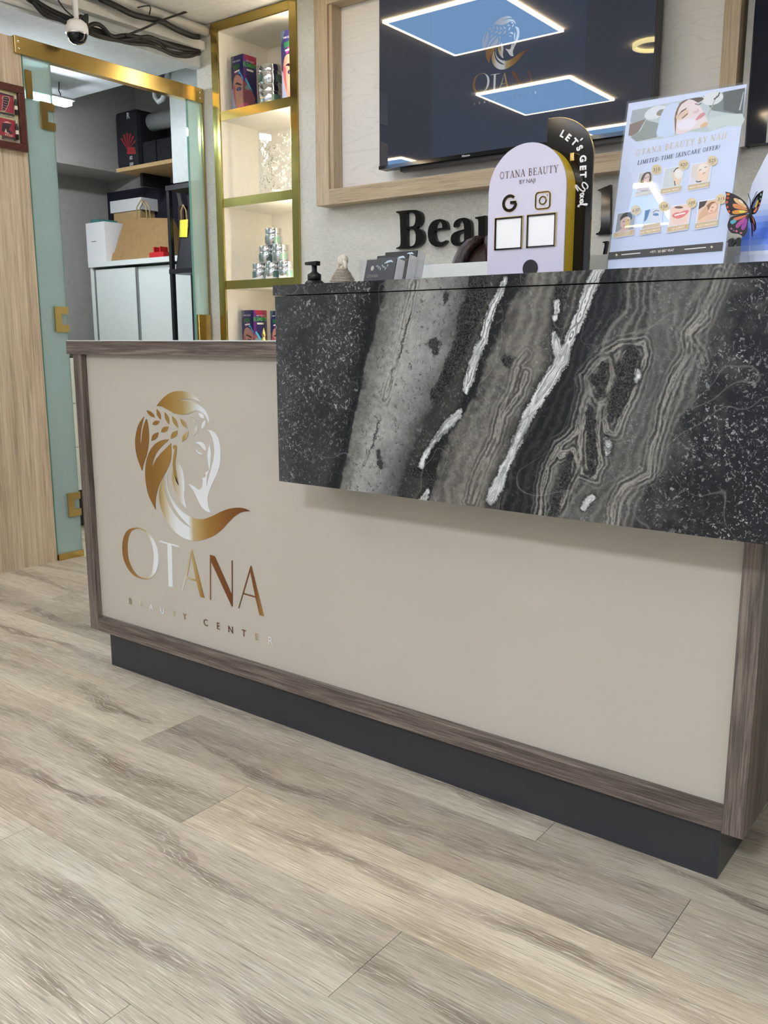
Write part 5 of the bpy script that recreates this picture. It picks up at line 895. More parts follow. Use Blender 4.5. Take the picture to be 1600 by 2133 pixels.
kx0, kx1 = onY(*C5((890, 300)), ybk+0.003)[0], onY(*C5((1405, 800)), ybk+0.003)[0]; kt = onY(*C5((950, 90)), ybk+0.003)[2]; kx0 = onY(*C5((892, 200)), ybk+0.003)[0]; ks = onY(*C5((1420, 520)), ybk+0.003)[2]
qa = [(kx0, ZT), (kx1, ZT)]+[(kx0+0.01+(kx1-kx0-0.01)*math.cos(a), ks+(kt-ks)*math.sin(a)) for a in np.linspace(0, math.pi/2, 18)]+[(kx0, kt)]
B().prism([qa], lambda u, v, w: (u, w, v), ybk+0.001, ybk+0.004).obj('black_panel', 'acrylic_black', SG); B().prism([qa], lambda u, v, w: (axc+(u-axc)*1.004, w, ZT+(v-ZT)*1.004), ybk+0.0042, ybk+0.0055).obj('gold_backing', 'brass', SG)
def letter3(body, c, h, ang, Y, m, parent, bold=0.0, shear=0.0, depth=0.003, sx=1.0, name='letter'):
    V, Fs = text_loops_mesh(body, bold, shear); ca, sa = math.cos(ang), math.sin(ang); b = B(); T = [(c[0]+h*(x*sx*ca-y*sa), c[1]+h*(x*sx*sa+y*ca)) for x, y in V]
    f = [b.bm.verts.new((p[0], Y-depth, p[1])) for p in T]
    fs = [b.bm.faces.new([f[i] for i in q]) for q in Fs]; r = bmesh.ops.extrude_face_region(b.bm, geom=fs)
    for e in r['geom']:
        if isinstance(e, bmesh.types.BMVert): e.co.y = Y-0.0002
    return b.obj(name, m, parent)
YL = ybk+0.001
for ch, px, py, ang in [('L', 1050, 305, -33), ('E', 1110, 345, -40), ('T', 1180, 395, -47), ("'", 1235, 380, -55), ('S', 1232, 455, -64), ('G', 1268, 565, -84), ('E', 1268, 665, -90), ('T', 1270, 745, -90)]:
    c = onY(*C5((px, py)), YL); letter3(ch, (c[0], c[2]), 0.0118, math.radians(ang), YL, 'paper_white', SG, bold=0.035)
# 'Social' as a looping script stroke
scr = [[(1340, 905), (1355, 880), (1335, 845), (1305, 830), (1290, 850), (1300, 885), (1320, 905), (1315, 930), (1285, 925), (1245, 890), (1220, 860), (1215, 880), (1245, 930)], [(1275, 965), (1300, 950), (1305, 970), (1285, 985), (1265, 975), (1275, 960)], [(1300, 1005), (1295, 990), (1270, 1000), (1265, 1015)], [(1300, 1020), (1265, 1030)], [(1300, 1050), (1295, 1035), (1270, 1040), (1265, 1055), (1290, 1062), (1300, 1052), (1265, 1070)], [(1265, 1070), (1300, 1085), (1340, 1090), (1345, 1075), (1300, 1080), (1255, 1090), (1240, 1105), (1260, 1108)]]
for s_ in scr:
    P_ = [onY(*C5(p), YL) for p in s_]; c = []
    for i in range(len(P_)-1):
        p0, p1, p2, p3 = (P_[max(0, min(len(P_)-1, i+d))] for d in (-1, 0, 1, 2))
        for tt in (0, .34, .67): c.append(0.5*((2*p1)+(-p0+p2)*tt+(2*p0-5*p1+4*p2-p3)*tt*tt+(-p0+3*p1-3*p2+p3)*tt**3))
    c.append(P_[-1]); B().tube([(p[0], YL-0.0015, p[2]) for p in c], 0.0013, 6).obj('script_letter', 'paper_white', SG)
p0 = onY(*C5((1200, 545)), YL); box('gold_clip', 'brass', p0[0]-0.004, p0[0]+0.004, YL-0.012, YL-0.0005, p0[2]-0.007, p0[2]+0.007, SG, bevel=0.001)
a = Art(lambda u, v, k_: (u, yq-0.0003+k_, v)); c = q5((667, 745)); serif(a, 'OTANA BEAUTY', (c[0], c[1]-0.001), 0.0124, (112, 88, 84), up=(0, 1), wx=0.95, gap=0.1); c = q5((655, 835)); a.text('BY NAJI', c, 0.0072, (104, 86, 86), yflip=False, bold=0.01, sx=1.0); a.obj('print', 'print_matte', SG)
# round 'G' and camera icons in black with a gold rim
def stroke_obj(pts, w, Y0, Y1, name, m, closed=False):
    P_ = [np.array(p) for p in pts]; A_, B_ = [], []; n = len(P_)
    for i, p in enumerate(P_):
        d = (P_[(i+1) % n]-P_[i-1]) if closed else (P_[min(i+1, n-1)]-P_[max(i-1, 0)]); d = d/np.linalg.norm(d); nn = np.array([-d[1], d[0]])*w/2; A_.append(tuple(p+nn)); B_.append(tuple(p-nn))
    L = [A_, B_[::-1]] if closed else [A_+B_[::-1]]
    return B().prism(L, lambda u, v, ww: (u, ww, v), Y0, Y1).obj(name, m, SG)
c = np.array(q5((455, 1068))); r = 0.0128
gp = [tuple(c+r*np.array([math.cos(x), math.sin(x)])) for x in np.linspace(math.radians(48), math.radians(352), 30)]+[tuple(c+np.array([r*0.98, 0.001])), tuple(c+np.array([r*0.1, 0.001]))]
stroke_obj(gp, 0.0062, yq-0.0012, yq, 'icon_rim', 'brass'); stroke_obj(gp, 0.0048, yq-0.0022, yq-0.0013, 'icon', 'acrylic_black')
c = np.array(q5((835, 1035))); s_ = 0.0142; rr = []
for cx_, cy_, a0 in ((1, 1, 0), (-1, 1, 90), (-1, -1, 180), (1, -1, 270)):
    for x in np.linspace(a0, a0+90, 6): rr.append(tuple(c+np.array([cx_*s_*0.6+s_*0.4*math.cos(math.radians(x)), cy_*s_*0.6+s_*0.4*math.sin(math.radians(x))])))
stroke_obj(rr, 0.0034, yq-0.0012, yq, 'icon_rim', 'brass', True); stroke_obj(rr, 0.0014, yq-0.002, yq-0.0013, 'icon', 'acrylic_black', True)
ci = [tuple(c+0.0066*np.array([math.cos(x), math.sin(x)])) for x in np.linspace(0, 2*math.pi, 24, endpoint=False)]; stroke_obj(ci, 0.003, yq-0.0012, yq, 'icon_rim', 'brass', True); stroke_obj(ci, 0.0013, yq-0.002, yq-0.0013, 'icon', 'acrylic_black', True)
B().ball((c[0]+0.0085, yq-0.001, c[1]+0.0085), 0.0012, seg=8).obj('icon_dot', 'brass', SG)
for A, Bq in (((290, 1590), (600, 1235)), ((655, 1565), (985, 1195))):   # framed blank code plates
    x0, z0 = q5(A); x1, z1 = q5(Bq); cxx, czz = (x0+x1)/2, (z0+z1)/2; hs = 0.0285
    pl_ = box('code_plate', 'paper_white', cxx-hs, cxx+hs, yq-0.001, yq-0.0002, czz-hs, czz+hs, SG)
    for u0, u1, v0, v1 in ((-hs, hs, hs-0.0025, hs), (-hs, hs, -hs, -hs+0.0025), (-hs, -hs+0.0025, -hs, hs), (hs-0.0025, hs, -hs, hs)):
        box('plate_frame', 'acrylic_black', cxx+u0, cxx+u1, yq-0.003, yq-0.0012, czz+v0, czz+v1, pl_)
    for u0, u1, v0, v1 in ((-hs-0.001, hs+0.001, hs, hs+0.001), (hs, hs+0.001, -hs, hs), (-hs-0.001, -hs, -hs, hs)): box('gold_rim', 'brass', cxx+u0, cxx+u1, yq-0.0034, yq-0.0006, czz+v0, czz+v1, pl_)
c = q5((690, 1815)); a_ = math.asin(max(-0.99, min(0.99, (ZT+0.0006-c[1])/0.0155))); B().prism([[(c[0]+0.0155*math.cos(x), c[1]+0.0155*math.sin(x)) for x in np.linspace(a_, math.pi-a_, 26)]], lambda u, v, w: (u, w, v), yq-0.0015, yq-0.0002).obj('black_disc', 'acrylic_black', SG)
# ---- slanted acrylic poster stand
C6 = Crop(1240, 140, 0.225); tlt = math.atan(0.06/0.30); PN = np.array([0, -math.cos(tlt), math.sin(tlt)]); PUP = np.array([0, math.sin(tlt), math.cos(tlt)]); PB = np.array([-0.592, 1.6-(1.12-ZT)*0.2, ZT])
def p6(p): return onP(*C6(p), PB, PN)
hw_, HP = 0.1075, 0.322
PO = thing('poster_stand', tuple(PB), 'slanted clear acrylic stand with a pale blue skincare price poster', 'poster stand')
def slab(x0, x1, s0, s1, w0, w1): return [tuple(PB+np.array([x, 0, 0])+PUP*s-PN*w) for w in (w0, w1) for x, s in ((x0, s0), (x1, s0), (x1, s1), (x0, s1))]
B().hexa(slab(-hw_, hw_, 0.002, HP, -0.0022, -0.0012)).obj('front_sheet', 'clear_acrylic', PO); B().hexa(slab(-hw_, hw_, 0.002, HP, 0.0012, 0.003)).obj('back_sheet', 'clear_acrylic', PO); B().hexa(slab(-hw_+0.003, hw_-0.003, 0.004, HP-0.004, -0.0004, 0.0011)).obj('paper', mat('poster_paper', (214, 224, 244), 0.5, var=0.01), PO)
box('foot', 'clear_acrylic', PB[0]-hw_, PB[0]+hw_, PB[1]+0.004, PB[1]+0.09, ZT, ZT+0.002, PO)
a = Art(lambda u, v, k_: p6((u, v))+PN*(0.00045-k_*0.5), 0.00004)
a.poly([(345,400),(1392,190),(1358,545),(1240,540),(1050,600),(860,600),(730,640),(560,670),(400,690),(305,640)], (196, 208, 206))
a.poly([(345,400),(640,345),(600,470),(480,480),(345,520),(325,500)], (172, 180, 180)); a.poly([(320,530),(470,480),(400,600),(340,640),(308,630)], (138, 122, 110)); a.poly([(470,490),(590,520),(570,650),(380,690),(330,650),(420,590)], (150, 158, 152)); a.ell((560,420), 110, 55, (226, 230, 230), -0.4); a.ell((610,420), 45, 26, (150, 140, 126), -0.5); a.poly([(600,480),(650,370),(770,330),(750,480),(730,630),(575,640),(580,560)], (206, 220, 240), 2)
a.poly([(1000,270),(1390,195),(1362,440),(1200,420),(1080,400)], (122, 132, 128)); a.poly([(1190,230),(1390,192),(1365,440),(1190,400)], (84, 92, 90)); a.poly([(1060,480),(1360,430),(1355,545),(1200,540),(1060,590)], (206, 216, 210), 2); a.ell((1090,290), 100, 60, (226, 228, 226), -0.3); a.poly([(1330,400),(1345,400),(1380,230),(1372,230)], (180, 190, 186)); a.ell((890,320), 120, 28, (90, 72, 62), -0.25)
a.poly([(740,600),(728,480),(750,390),(800,325),(880,300),(950,330),(985,380),(1010,430),(1035,480),(1045,520),(1010,555),(900,580),(800,620)], (238, 222, 218), 3); a.poly([(745,625),(735,480),(760,380),(810,315),(870,298),(800,345),(765,420),(752,520)], (120, 96, 86), 2); a.ell((850,530), 90, 50, (240, 232, 238), -0.3); a.ell((810,440), 70, 36, (232, 204, 176), -0.6); a.poly([(762,465),(800,405),(850,375),(845,388),(800,420)], (92, 70, 62)); a.stroke([(805,475),(830,455),(858,430)], 8, (84, 62, 56)); a.poly([(930,495),(960,445),(1005,420),(1020,440),(985,470)], (222, 150, 150), 2); a.poly([(900,420),(935,400),(950,385),(965,405),(940,430)], (226, 196, 190), 2); a.stroke([(925,340),(960,350),(985,335)], 8, (90, 70, 62)); a.stroke([(1045,450),(1130,260)], 9, (176, 176, 170)); a.stroke([(1100,300),(1140,270),(1155,235)], 12, (80, 66, 70)); a.ell((1010,535), 40, 18, (232, 190, 140), -0.5)
d6, u6 = (0.979, -0.192), (0.145, -0.99)
serif(a, 'OTANA BEAUTY BY NAJI', (792, 742), 57, (222, 202, 170), d6, u6, gap=0.13, wx=0.94, it=0.05); serif(a, 'LIMITED-TIME SKINCARE OFFER!', (772, 833), 40, (46, 48, 66), d6, u6, gap=0.12, wx=0.92, it=0.08)
cards = [(370,960,555,1220,'315',(570,950),0),(605,920,830,1195,'420',(822,905),1),(858,880,1090,1160,'525',(1088,868),2),(170,1335,395,1600,'630',(380,1327),3),(415,1300,640,1575,'158',(640,1293),4),(668,1270,900,1550,'105',(896,1262),5),(925,1225,1170,1520,'315',(1170,1225),6)]
names = ['ACID PEELING', 'FACIAL MASK', 'MESO THERAPY', 'GOLD MASK COLLAGEN', 'EYE TREATMENT', 'LIP SUPPLY', 'BODY MASSAGE']
for (x0, y0_, x1, y1, pr, bp, i), nm in zip(cards, names):
    w, h = x1-x0, y1-y0_
    def P(u, v, x0=x0, y0_=y0_, x1=x1, y1=y1): w_ = x1-x0-35; return (x0+u*w_+35*(1-v), y1-(1-v)*(y1-y0_-30)-u*w_*0.17-10+0*v)
    def Q(L): return [P(*p) for p in L]
    a.poly(Q([(0,0),(1,0),(1,1),(0,1)]), (228, 234, 248)); a.poly(Q([(.05,.03),(.95,.03),(.95,.76),(.05,.76)]), [(206,204,200),(206,214,204),(220,212,206),(150,156,160),(196,214,230),(236,214,206),(222,196,176)][i])
    if i == 0: a.poly(Q([(.25,.76),(.2,.3),(.35,.06),(.7,.04),(.85,.3),(.8,.76)]), (74,60,56), 2); a.poly(Q([(.42,.5),(.38,.25),(.5,.1),(.68,.12),(.74,.3),(.66,.5),(.55,.58)]), (226,202,190), 2); a.poly(Q([(.05,.76),(.1,.5),(.35,.48),(.5,.62),(.75,.55),(.9,.76)]), (220,192,176)); a.stroke(Q([(.58,.43),(.68,.42)]), 9, (200,120,120)); a.stroke(Q([(.44,.27),(.52,.25)]), 6, (70,50,46)); a.stroke(Q([(.6,.24),(.68,.24)]), 6, (70,50,46)); a.poly(Q([(.42,.66),(.5,.4),(.58,.4),(.56,.7)]), (232,208,196))
    if i == 1: a.poly(Q([(.05,.03),(.5,.03),(.4,.3),(.6,.7),(.05,.76)]), (206,214,214)); a.poly(Q([(.5,.4),(.48,.2),(.62,.08),(.9,.12),(.92,.45),(.85,.7),(.7,.74),(.58,.6)]), (232,208,186), 2); a.stroke(Q([(.5,.2),(.6,.09),(.72,.06)]), 9, (90,72,62)); a.ell(P(.76,.3), 40, 45, (236,232,226)); a.stroke(Q([(.6,.55),(.68,.74)]), 8, (60,54,52))
    if i == 2: a.poly(Q([(.35,.5),(.3,.25),(.4,.08),(.6,.02),(.85,.1),(.9,.4),(.85,.7),(.6,.74),(.45,.66)]), (236,212,190), 2); a.ell(P(.58,.22), 50, 40, (240,226,214), -0.3); a.stroke(Q([(.42,.3),(.52,.26)]), 6, (96,70,60)); a.stroke(Q([(.66,.22),(.76,.2)]), 6, (96,70,60)); a.stroke(Q([(.6,.44),(.74,.4)]), 11, (216,160,150)); a.stroke(Q([(.25,.66),(.45,.72),(.6,.71)]), 9, (66,56,54)); a.poly(Q([(.05,.5),(.25,.6),(.4,.76),(.05,.76)]), (226,220,232))
    if i == 3: a.poly(Q([(.2,.3),(.3,.08),(.6,.04),(.78,.2),(.76,.36),(.5,.3)]), (62,56,54), 2); a.poly(Q([(.25,.5),(.28,.28),(.5,.2),(.7,.28),(.72,.5),(.6,.66),(.42,.68)]), (220,190,176), 2); a.poly(Q([(.5,.5),(.5,.34),(.7,.3),(.72,.5),(.6,.64)]), (216,184,96), 2); a.poly(Q([(.15,.76),(.4,.62),(.62,.62),(.75,.76)]), (214,184,170)); a.stroke(Q([(.35,.38),(.45,.38)]), 6, (80,60,56)); a.stroke(Q([(.56,.37),(.66,.35)]), 6, (80,60,56)); a.stroke(Q([(.42,.56),(.54,.56)]), 9, (196,120,116))
    if i == 4: a.poly(Q([(.1,.06),(.35,.04),(.25,.4),(.12,.5)]), (70,110,160)); a.poly(Q([(.3,.5),(.32,.2),(.5,.06),(.95,.06),(.95,.6),(.7,.76),(.4,.7)]), (214,216,222), 2); a.ell(P(.66,.28), 28, 13, (80,120,160)); a.stroke(Q([(.5,.18),(.65,.12),(.8,.16)]), 8, (130,130,140)); a.poly(Q([(.1,.62),(.95,.62),(.95,.76),(.1,.76)]), (206,190,170))
    if i == 5: a.poly(Q([(.05,.06),(.95,.06),(.9,.5),(.7,.74),(.3,.7),(.1,.4)]), (236,208,196), 2); a.poly(Q([(.12,.38),(.3,.27),(.5,.3),(.7,.25),(.92,.3),(.7,.48),(.4,.52)]), (222,130,130), 2); a.stroke(Q([(.25,.38),(.5,.36),(.75,.35)]), 13, (250,238,234)); a.ell(P(.4,.1), 40, 12, (120,96,90))
    if i == 6: a.poly(Q([(.05,.03),(.4,.03),(.3,.2),(.05,.3)]), (70,58,60)); a.poly(Q([(.1,.5),(.4,.2),(.55,.1),(.8,.14),(.92,.3),(.85,.5),(.5,.55),(.2,.72)]), (216,176,146), 2); a.poly(Q([(.5,.45),(.5,.28),(.62,.18),(.8,.2),(.86,.34),(.72,.48)]), (236,200,178), 2); a.poly(Q([(.1,.76),(.3,.6),(.7,.52),(.95,.5),(.95,.62),(.5,.76)]), (232,196,172), 2); a.stroke(Q([(.62,.3),(.72,.31)]), 6, (90,66,56)); a.stroke(Q([(.6,.42),(.7,.43)]), 8, (200,120,110)); a.poly(Q([(.4,.2),(.6,.1),(.8,.12),(.6,.2),(.5,.4)]), (150,110,76))
    a.poly(Q([(.0,.78),(1,.78),(1,.97),(0,.97)]), (206, 184, 146)); cc = P(.5, .92)
    if i == 3: atext(a, 'GOLD MASK', P(.5, .86), 17, (238,232,220), d6, u6, sx=0.95); atext(a, 'COLLAGEN', P(.5, .95), 17, (238,232,220), d6, u6, sx=0.95)
    else: atext(a, nm, cc, 20, (240,234,222), d6, u6, sx=0.92, bold=0.01)
    n = 32; a.poly([(bp[0]+(50 if q % 2 else 44)*math.cos(2*math.pi*q/n), bp[1]+(50 if q % 2 else 44)*math.sin(2*math.pi*q/n)) for q in range(n)], (218, 200, 160)); atext(a, pr, (bp[0]-2, bp[1]+14), 32, (54, 52, 56), (0.98, -0.15), (0.17, -0.98), sx=1.05); atext(a, 'AED', (bp[0]-2, bp[1]+30), 10, (90, 84, 80), (0.98, -0.15), (0.17, -0.98))
a.poly([(130,1718),(1190,1622),(1178,1700),(122,1783)], (72, 70, 70))
def star(c, r): a.poly([(c[0]+(r if q % 2 == 0 else r*0.3)*math.sin(math.pi*q/4), c[1]-(r if q % 2 == 0 else r*0.3)*math.cos(math.pi*q/4)) for q in range(8)] if False else [(c[0], c[1]-r), (c[0]+r*.22, c[1]-r*.22), (c[0]+r, c[1]), (c[0]+r*.22, c[1]+r*.22), (c[0], c[1]+r), (c[0]-r*.22, c[1]+r*.22), (c[0]-r, c[1]), (c[0]-r*.22, c[1]-r*.22)], (236, 226, 196))
star((203, 1742), 17); star((1083, 1668), 17); a.stroke([(248,1740),(425,1724)], 8, (236, 236, 238)); a.stroke([(832,1690),(1030,1672)], 8, (236, 236, 238)); atext(a, '+971 50 887 9547', (622, 1718), 25, (236, 234, 230), (0.985, -0.09), (0.1, -0.99), sx=0.9, bold=0.005)
a.obj('print', 'print_matte', PO)
# ---- butterfly clipped to the stand's right edge
yb_ = 1.585; c0 = onY(*C6((1437, 1345)), yb_)
BF = thing('butterfly', (c0[0], yb_, c0[2]), 'orange and purple butterfly ornament with black veins at the right of the poster', 'ornament')
nl = np.array([0, -1.0, 0]); nr = np.array([math.sin(0.9), -math.cos(0.9), 0])
def wing(outer, spots, n, nm):
    fnw = lambda u, v, k_: onP(*C6((u, v)), c0, n)-n*k_
    B().prism([smooth_loop(outer, 3)], lambda u, v, w: onP(*C6((u, v)), c0, n)-n*w, 0.0, 0.0008).obj(nm, mat('wing_black', (24, 18, 24), 0.4), BF)
    w_ = Art(lambda u, v, k_: onP(*C6((u, v)), c0, n)+n*(0.0001-k_))
    for s_ in spots:
        if s_[0] == 'e': w_.ell(s_[1], s_[2], s_[3], s_[4], s_[5] if len(s_) > 5 else 0, 14)
        else: w_.poly(s_[1], s_[2], 2)
    w_.obj('wing_pattern', 'print_gloss', BF)
wing([(1205,1152,1),(1260,1165),(1330,1200),(1390,1250),(1425,1310),(1432,1345,1),(1380,1363),(1300,1370),(1250,1365),(1215,1310),(1205,1240),(1212,1190)], [('p',[(1282,1215),(1320,1218),(1380,1265),(1405,1305),(1350,1280),(1300,1250)],(226,190,140)),('p',[(1275,1265),(1330,1270),(1390,1300),(1410,1325),(1340,1315),(1285,1300)],(214,140,90)),('p',[(1270,1335),(1330,1320),(1410,1335),(1400,1345),(1330,1358),(1280,1358)],(222,150,60)),('p',[(1330,1330),(1370,1325),(1400,1338),(1350,1352)],(226,206,90)),('e',(1232,1177),18,11,(220,130,60)),('e',(1230,1212),13,12,(200,80,60)),('e',(1222,1250),11,14,(214,100,80)),('e',(1228,1296),11,13,(206,90,60)),('e',(1240,1336),12,12,(200,100,60)),('e',(1352,1245),30,10,(240,226,200),0.7)], nl, 'upper_wing')
wing([(1432,1358,1),(1330,1368),(1260,1385),(1232,1430),(1225,1480),(1255,1530),(1290,1540),(1330,1545),(1375,1572,1),(1405,1520),(1412,1450),(1425,1390)], [('p',[(1280,1400),(1340,1380),(1410,1368),(1360,1400),(1300,1420)],(212,120,80)),('p',[(1250,1430),(1280,1410),(1310,1425),(1270,1455)],(90,170,190)),('p',[(1300,1470),(1340,1420),(1400,1385),(1370,1440),(1320,1490)],(176,80,150)),('p',[(1350,1490),(1370,1440),(1408,1400),(1400,1470),(1372,1510)],(150,70,160)),('e',(1262,1495),12,9,(170,110,150)),('e',(1310,1518),12,10,(190,100,130)),('e',(1352,1535),12,9,(200,120,140)),('e',(1285,1512),7,7,(160,110,150))], nl, 'lower_wing')
wing([(1440,1335,1),(1446,1280),(1480,1205),(1520,1162),(1556,1140,1),(1545,1205),(1520,1290),(1490,1350),(1450,1366,1)], [('p',[(1455,1290),(1485,1230),(1505,1200),(1490,1260),(1465,1310)],(110,120,190)),('p',[(1475,1290),(1500,1230),(1510,1240),(1490,1300)],(226,200,80)),('p',[(1460,1340),(1490,1300),(1500,1310),(1480,1345)],(226,140,110)),('e',(1532,1180),8,14,(150,190,170)),('e',(1527,1220),7,10,(140,170,150)),('e',(1517,1262),7,10,(220,130,100)),('e',(1508,1300),6,10,(190,110,150))], nr, 'upper_wing')
wing([(1442,1358,1),(1468,1390),(1488,1440),(1488,1500),(1466,1530),(1455,1572,1),(1450,1500),(1442,1430)], [('p',[(1450,1380),(1468,1410),(1475,1460),(1462,1430)],(226,130,100)),('p',[(1452,1440),(1468,1470),(1470,1510),(1458,1500)],(150,90,170)),('p',[(1456,1510),(1466,1520),(1458,1555)],(120,110,200))], nr, 'lower_wing')
q_ = [onY(*C6(p), yb_-0.002) for p in [(1440, 1290), (1437, 1330), (1436, 1380), (1440, 1440)]]; B().tube([tuple(p) for p in q_], [0.001, 0.0025, 0.0022, 0.0008], 8).obj('body', 'black_plastic', BF)
for L in ([(1440, 1300), (1435, 1230), (1415, 1170)], [(1442, 1300), (1455, 1230), (1500, 1150)]): B().tube([tuple(onY(*C6(p), yb_-0.002)) for p in L], 0.0006, 5).obj('antenna', 'black_plastic', BF)
q_ = onY(*C6((1440, 1440)), yb_); B().tube([(q_[0], yb_+0.001, q_[2]), (q_[0]+0.002, yb_+0.002, ZT)], 0.001, 6).obj('stick', 'clear_acrylic', BF)
# ---- white and blue rounded panel at the right edge
yv = 1.68; pts = [onY(x, y, yv) for x, y in [(1541, 560), (1544, 505), (1553, 440), (1567, 383), (1600, 318), (1650, 262), (1720, 235), (1800, 232), (1880, 262), (1925, 330), (1940, 430), (1945, 560)]]
L = [(p[0], max(p[2], ZT)) for p in pts]; L[0] = (L[0][0], ZT); L[-1] = (L[-1][0], ZT)
RP = thing('round_panel', (-0.33, yv, ZT), 'white rounded acrylic panel with a blue glow print behind the butterfly', 'sign'); B().prism([L], lambda u, v, w: (u, w, v), yv, yv+0.004).obj('panel', 'paper_white', RP)
a = Art(lambda u, v, k_: (u, yv-0.0004+k_, v)); n = 26; zA, zB_ = ZT, max(p[1] for p in L)
def xr(z):
    xs = []
    for p, q in zip(L, L[1:]+L[:1]):
        if (p[1]-z)*(q[1]-z) < 0: xs.append(p[0]+(q[0]-p[0])*(z-p[1])/(q[1]-p[1]))
    return (min(xs), max(xs)) if len(xs) > 1 else None
for i in range(n):
    za, zb2 = zA+(zB_-zA)*i/n+1e-5, zA+(zB_-zA)*(i+1)/n-1e-6; ra, rb_ = xr(za), xr(zb2)
    if not ra or not rb_: continue
    f_ = math.exp(-(((i+0.5)/n-0.27)/0.13)**2) if i > 3 else 0.0
    col = tuple(int(v0+(v1-v0)*f_) for v0, v1 in zip((226, 232, 250), (96, 140, 250))); a.poly([(ra[0], za), (ra[1], za), (rb_[1], zb2), (rb_[0], zb2)], col); a.k = 1
a.obj('print', 'print_gloss', RP); box('acrylic_foot', 'clear_acrylic', L[0][0]-0.002, L[-1][0], yv-0.03, yv-0.001, ZT, ZT+0.03, RP)
# ------------------------------------------------------------ receptionist, seated behind the desk: only the hair shows over the counter
def skinned(name, joints, edges, radii, m, parent, root=0, sub=2):
    me = bpy.data.meshes.new(name); me.from_pydata(joints, edges, []); o = bpy.data.objects.new(name, me); COL.objects.link(o); o.parent = parent; me.materials.append(MATS[m])
    md = o.modifiers.new('skin', 'SKIN'); md.use_smooth_shade = True
    for i, r in enumerate(radii): me.skin_vertices[0].data[i].radius = (r, r) if not isinstance(r, tuple) else r; me.skin_vertices[0].data[i].use_root = (i == root)
    s_ = o.modifiers.new('sub', 'SUBSURF'); s_.levels = s_.render_levels = sub; return o
HX, HY = -1.325, 2.27
PE = thing('person', (HX, 2.42, 0), 'person with dark brown hair in dark clothes seated behind the desk', 'person')
mat('skin', (206, 160, 134), 0.5); mat('dark_clothes', (38, 38, 46), 0.8); g = N('brown_hair'); v = g.co(); f = g.noise(g.map(v, (260, 60, 60)), 1, 3, 0.6); g.set(Base_Color=g.ramp(f, [(0.35, RGB(24, 15, 14)), (0.55, RGB(50, 32, 28)), (0.75, RGB(84, 58, 50))]), Roughness=0.4); g.bump(f, 0.5, 0.004)
J = [(0,0,.50),(0,-.01,.66),(0,-.04,.82),(0,-.06,.93),(0,-.085,1.0),(0,-.12,1.06), (.16,-.05,.90),(.21,-.12,.68),(.14,-.34,.76), (-.16,-.05,.90),(-.21,-.12,.68),(-.14,-.34,.76), (.10,-.02,.48),(.12,-.40,.50),(.12,-.38,.10), (-.10,-.02,.48),(-.12,-.40,.50),(-.12,-.38,.10)]
E_ = [(0,1),(1,2),(2,3),(3,4),(4,5),(3,6),(6,7),(7,8),(3,9),(9,10),(10,11),(0,12),(12,13),(13,14),(0,15),(15,16),(16,17)]
bd = skinned('body', J, E_, [.13,.12,.13,.10,.055,.05,.06,.045,.033,.06,.045,.033,.085,.07,.045,.085,.07,.045], 'dark_clothes', PE)
for s_ in (1, -1):      # hands resting on the work top
    HJ = [(.14*s_,-.34,.765),(.135*s_,-.40,.765)]; HE = [(0,1)]; HR = [.03,(.038,.02)]
    for i, (dx, ln) in enumerate(((-.03,.07),(-.01,.08),(.01,.075),(.03,.06))):
        k = len(HJ); HJ += [(.135*s_+dx*s_,-.43,.768),(.135*s_+dx*s_,-.43-ln*.55,.77),(.135*s_+dx*s_,-.43-ln,.758)]; HE += [(1,k),(k,k+1),(k+1,k+2)]; HR += [.0095,.009,.0075]
    k = len(HJ); HJ += [(.135*s_-.04*s_,-.39,.762),(.135*s_-.058*s_,-.42,.76)]; HE += [(1,k),(k,k+1)]; HR += [.011,.009]; skinned('hand', HJ, HE, HR, 'skin', PE, 1, 1)
hd = B(); hd.ball((0, -.15, 1.155), 0.1, (0.76, 0.92, 1.14), 24); hd.ball((0, -.235, 1.135), 0.014, (0.8, 1.1, 1.4), 10); hd.ball((0, -.17, 1.075), 0.05, (0.9, 1.0, 0.8), 14); hd.tube([(0, -.12, 1.03), (0, -.145, 1.09)], 0.048)
for s_ in (1, -1): hd.ball((.078*s_, -.14, 1.145), 0.022, (0.4, 0.8, 1.3), 10)
hd.obj('head', 'skin', PE, local=True)
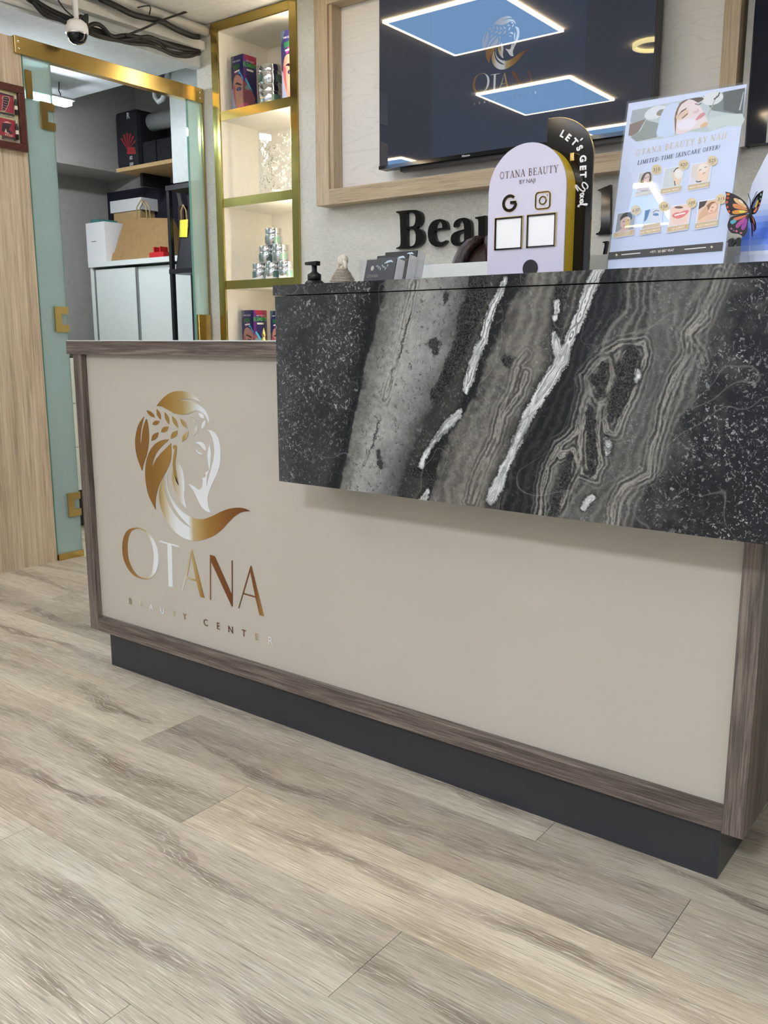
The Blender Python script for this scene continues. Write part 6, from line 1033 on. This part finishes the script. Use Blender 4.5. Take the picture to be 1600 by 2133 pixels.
for s_ in (1, -1): B().ball((.03*s_, -.236, 1.158), 0.009, (1.3, 0.6, 0.6), 10).obj('eye', 'paper_white', PE, local=True); B().tube([(.012*s_, -.243, 1.18), (.03*s_, -.243, 1.185), (.05*s_, -.232, 1.178)], 0.003, 6).obj('eyebrow', 'brown_hair', PE, local=True)
B().tube([(-.022, -.236, 1.1), (0, -.242, 1.098), (.022, -.236, 1.1)], 0.005, 8).obj('mouth', mat('lips', (176, 96, 92), 0.4), PE, local=True)
hb_ = B()
for side in (-1, 1):    # hair parted in the middle, falling behind the shoulders
    for i in range(16):
        a0 = i/15*2.5; rx, ry, rz_ = 0.094, 0.108, 0.116; x1 = side*rx
        P_ = []
        for tt in np.linspace(0, 1, 8):
            ph = tt*1.75; yy = -.15+ry*math.cos(a0+0.32)*-1*math.sin(max(0.12, ph))*1.0; P_.append((side*(0.006+rx*math.sin(ph)*math.sin(min(3.0, a0+0.55))), -.145-ry*math.cos(a0*1.18+0.15)*(0.35+0.65*math.sin(min(1.57, ph+0.35))), 1.155+rz_*math.cos(ph)))
        P_.append((side*rx*0.95*math.sin(a0+0.5), -.09+0.07*math.sin(a0), 1.0)); P_.append((side*rx*0.8*math.sin(a0+0.4), -.02+0.05*math.sin(a0), 0.9)); hb_.tube(P_, [.008,.014,.017,.018,.018,.018,.018,.02,.02,.008], 7)
hb_.ball((0, -.145, 1.166), 0.108, (1.0, 1.08, 1.06), 24); hb_.obj('hair', 'brown_hair', PE, local=True)
CHR = thing('office_chair', (HX, 2.5, 0), 'dark office chair under the seated person', 'chair')
box('seat', 'black_fabric', -.24, .24, -.28, .22, .36, .42, CHR, bevel=0.02, local=True); box('backrest', 'black_fabric', -.22, .22, .2, .26, .5, .95, CHR, bevel=0.02, local=True); B().tube([(0, 0, .08), (0, 0, .36)], .03).obj('column', 'black_metal', CHR, local=True); B().tube([(0, .21, .4), (0, .24, .55)], .02).obj('back_bar', 'black_metal', CHR, local=True)
for k in range(5): an = 2*math.pi*k/5+0.3; o = B().tube([(0, 0, .09), (.28*math.cos(an), .28*math.sin(an), .06)], [.025, .018], 8).obj('leg', 'black_metal', CHR, local=True); B().ball((.28*math.cos(an), .28*math.sin(an), .027), .027, seg=12).obj('caster', 'black_plastic', o, local=True)
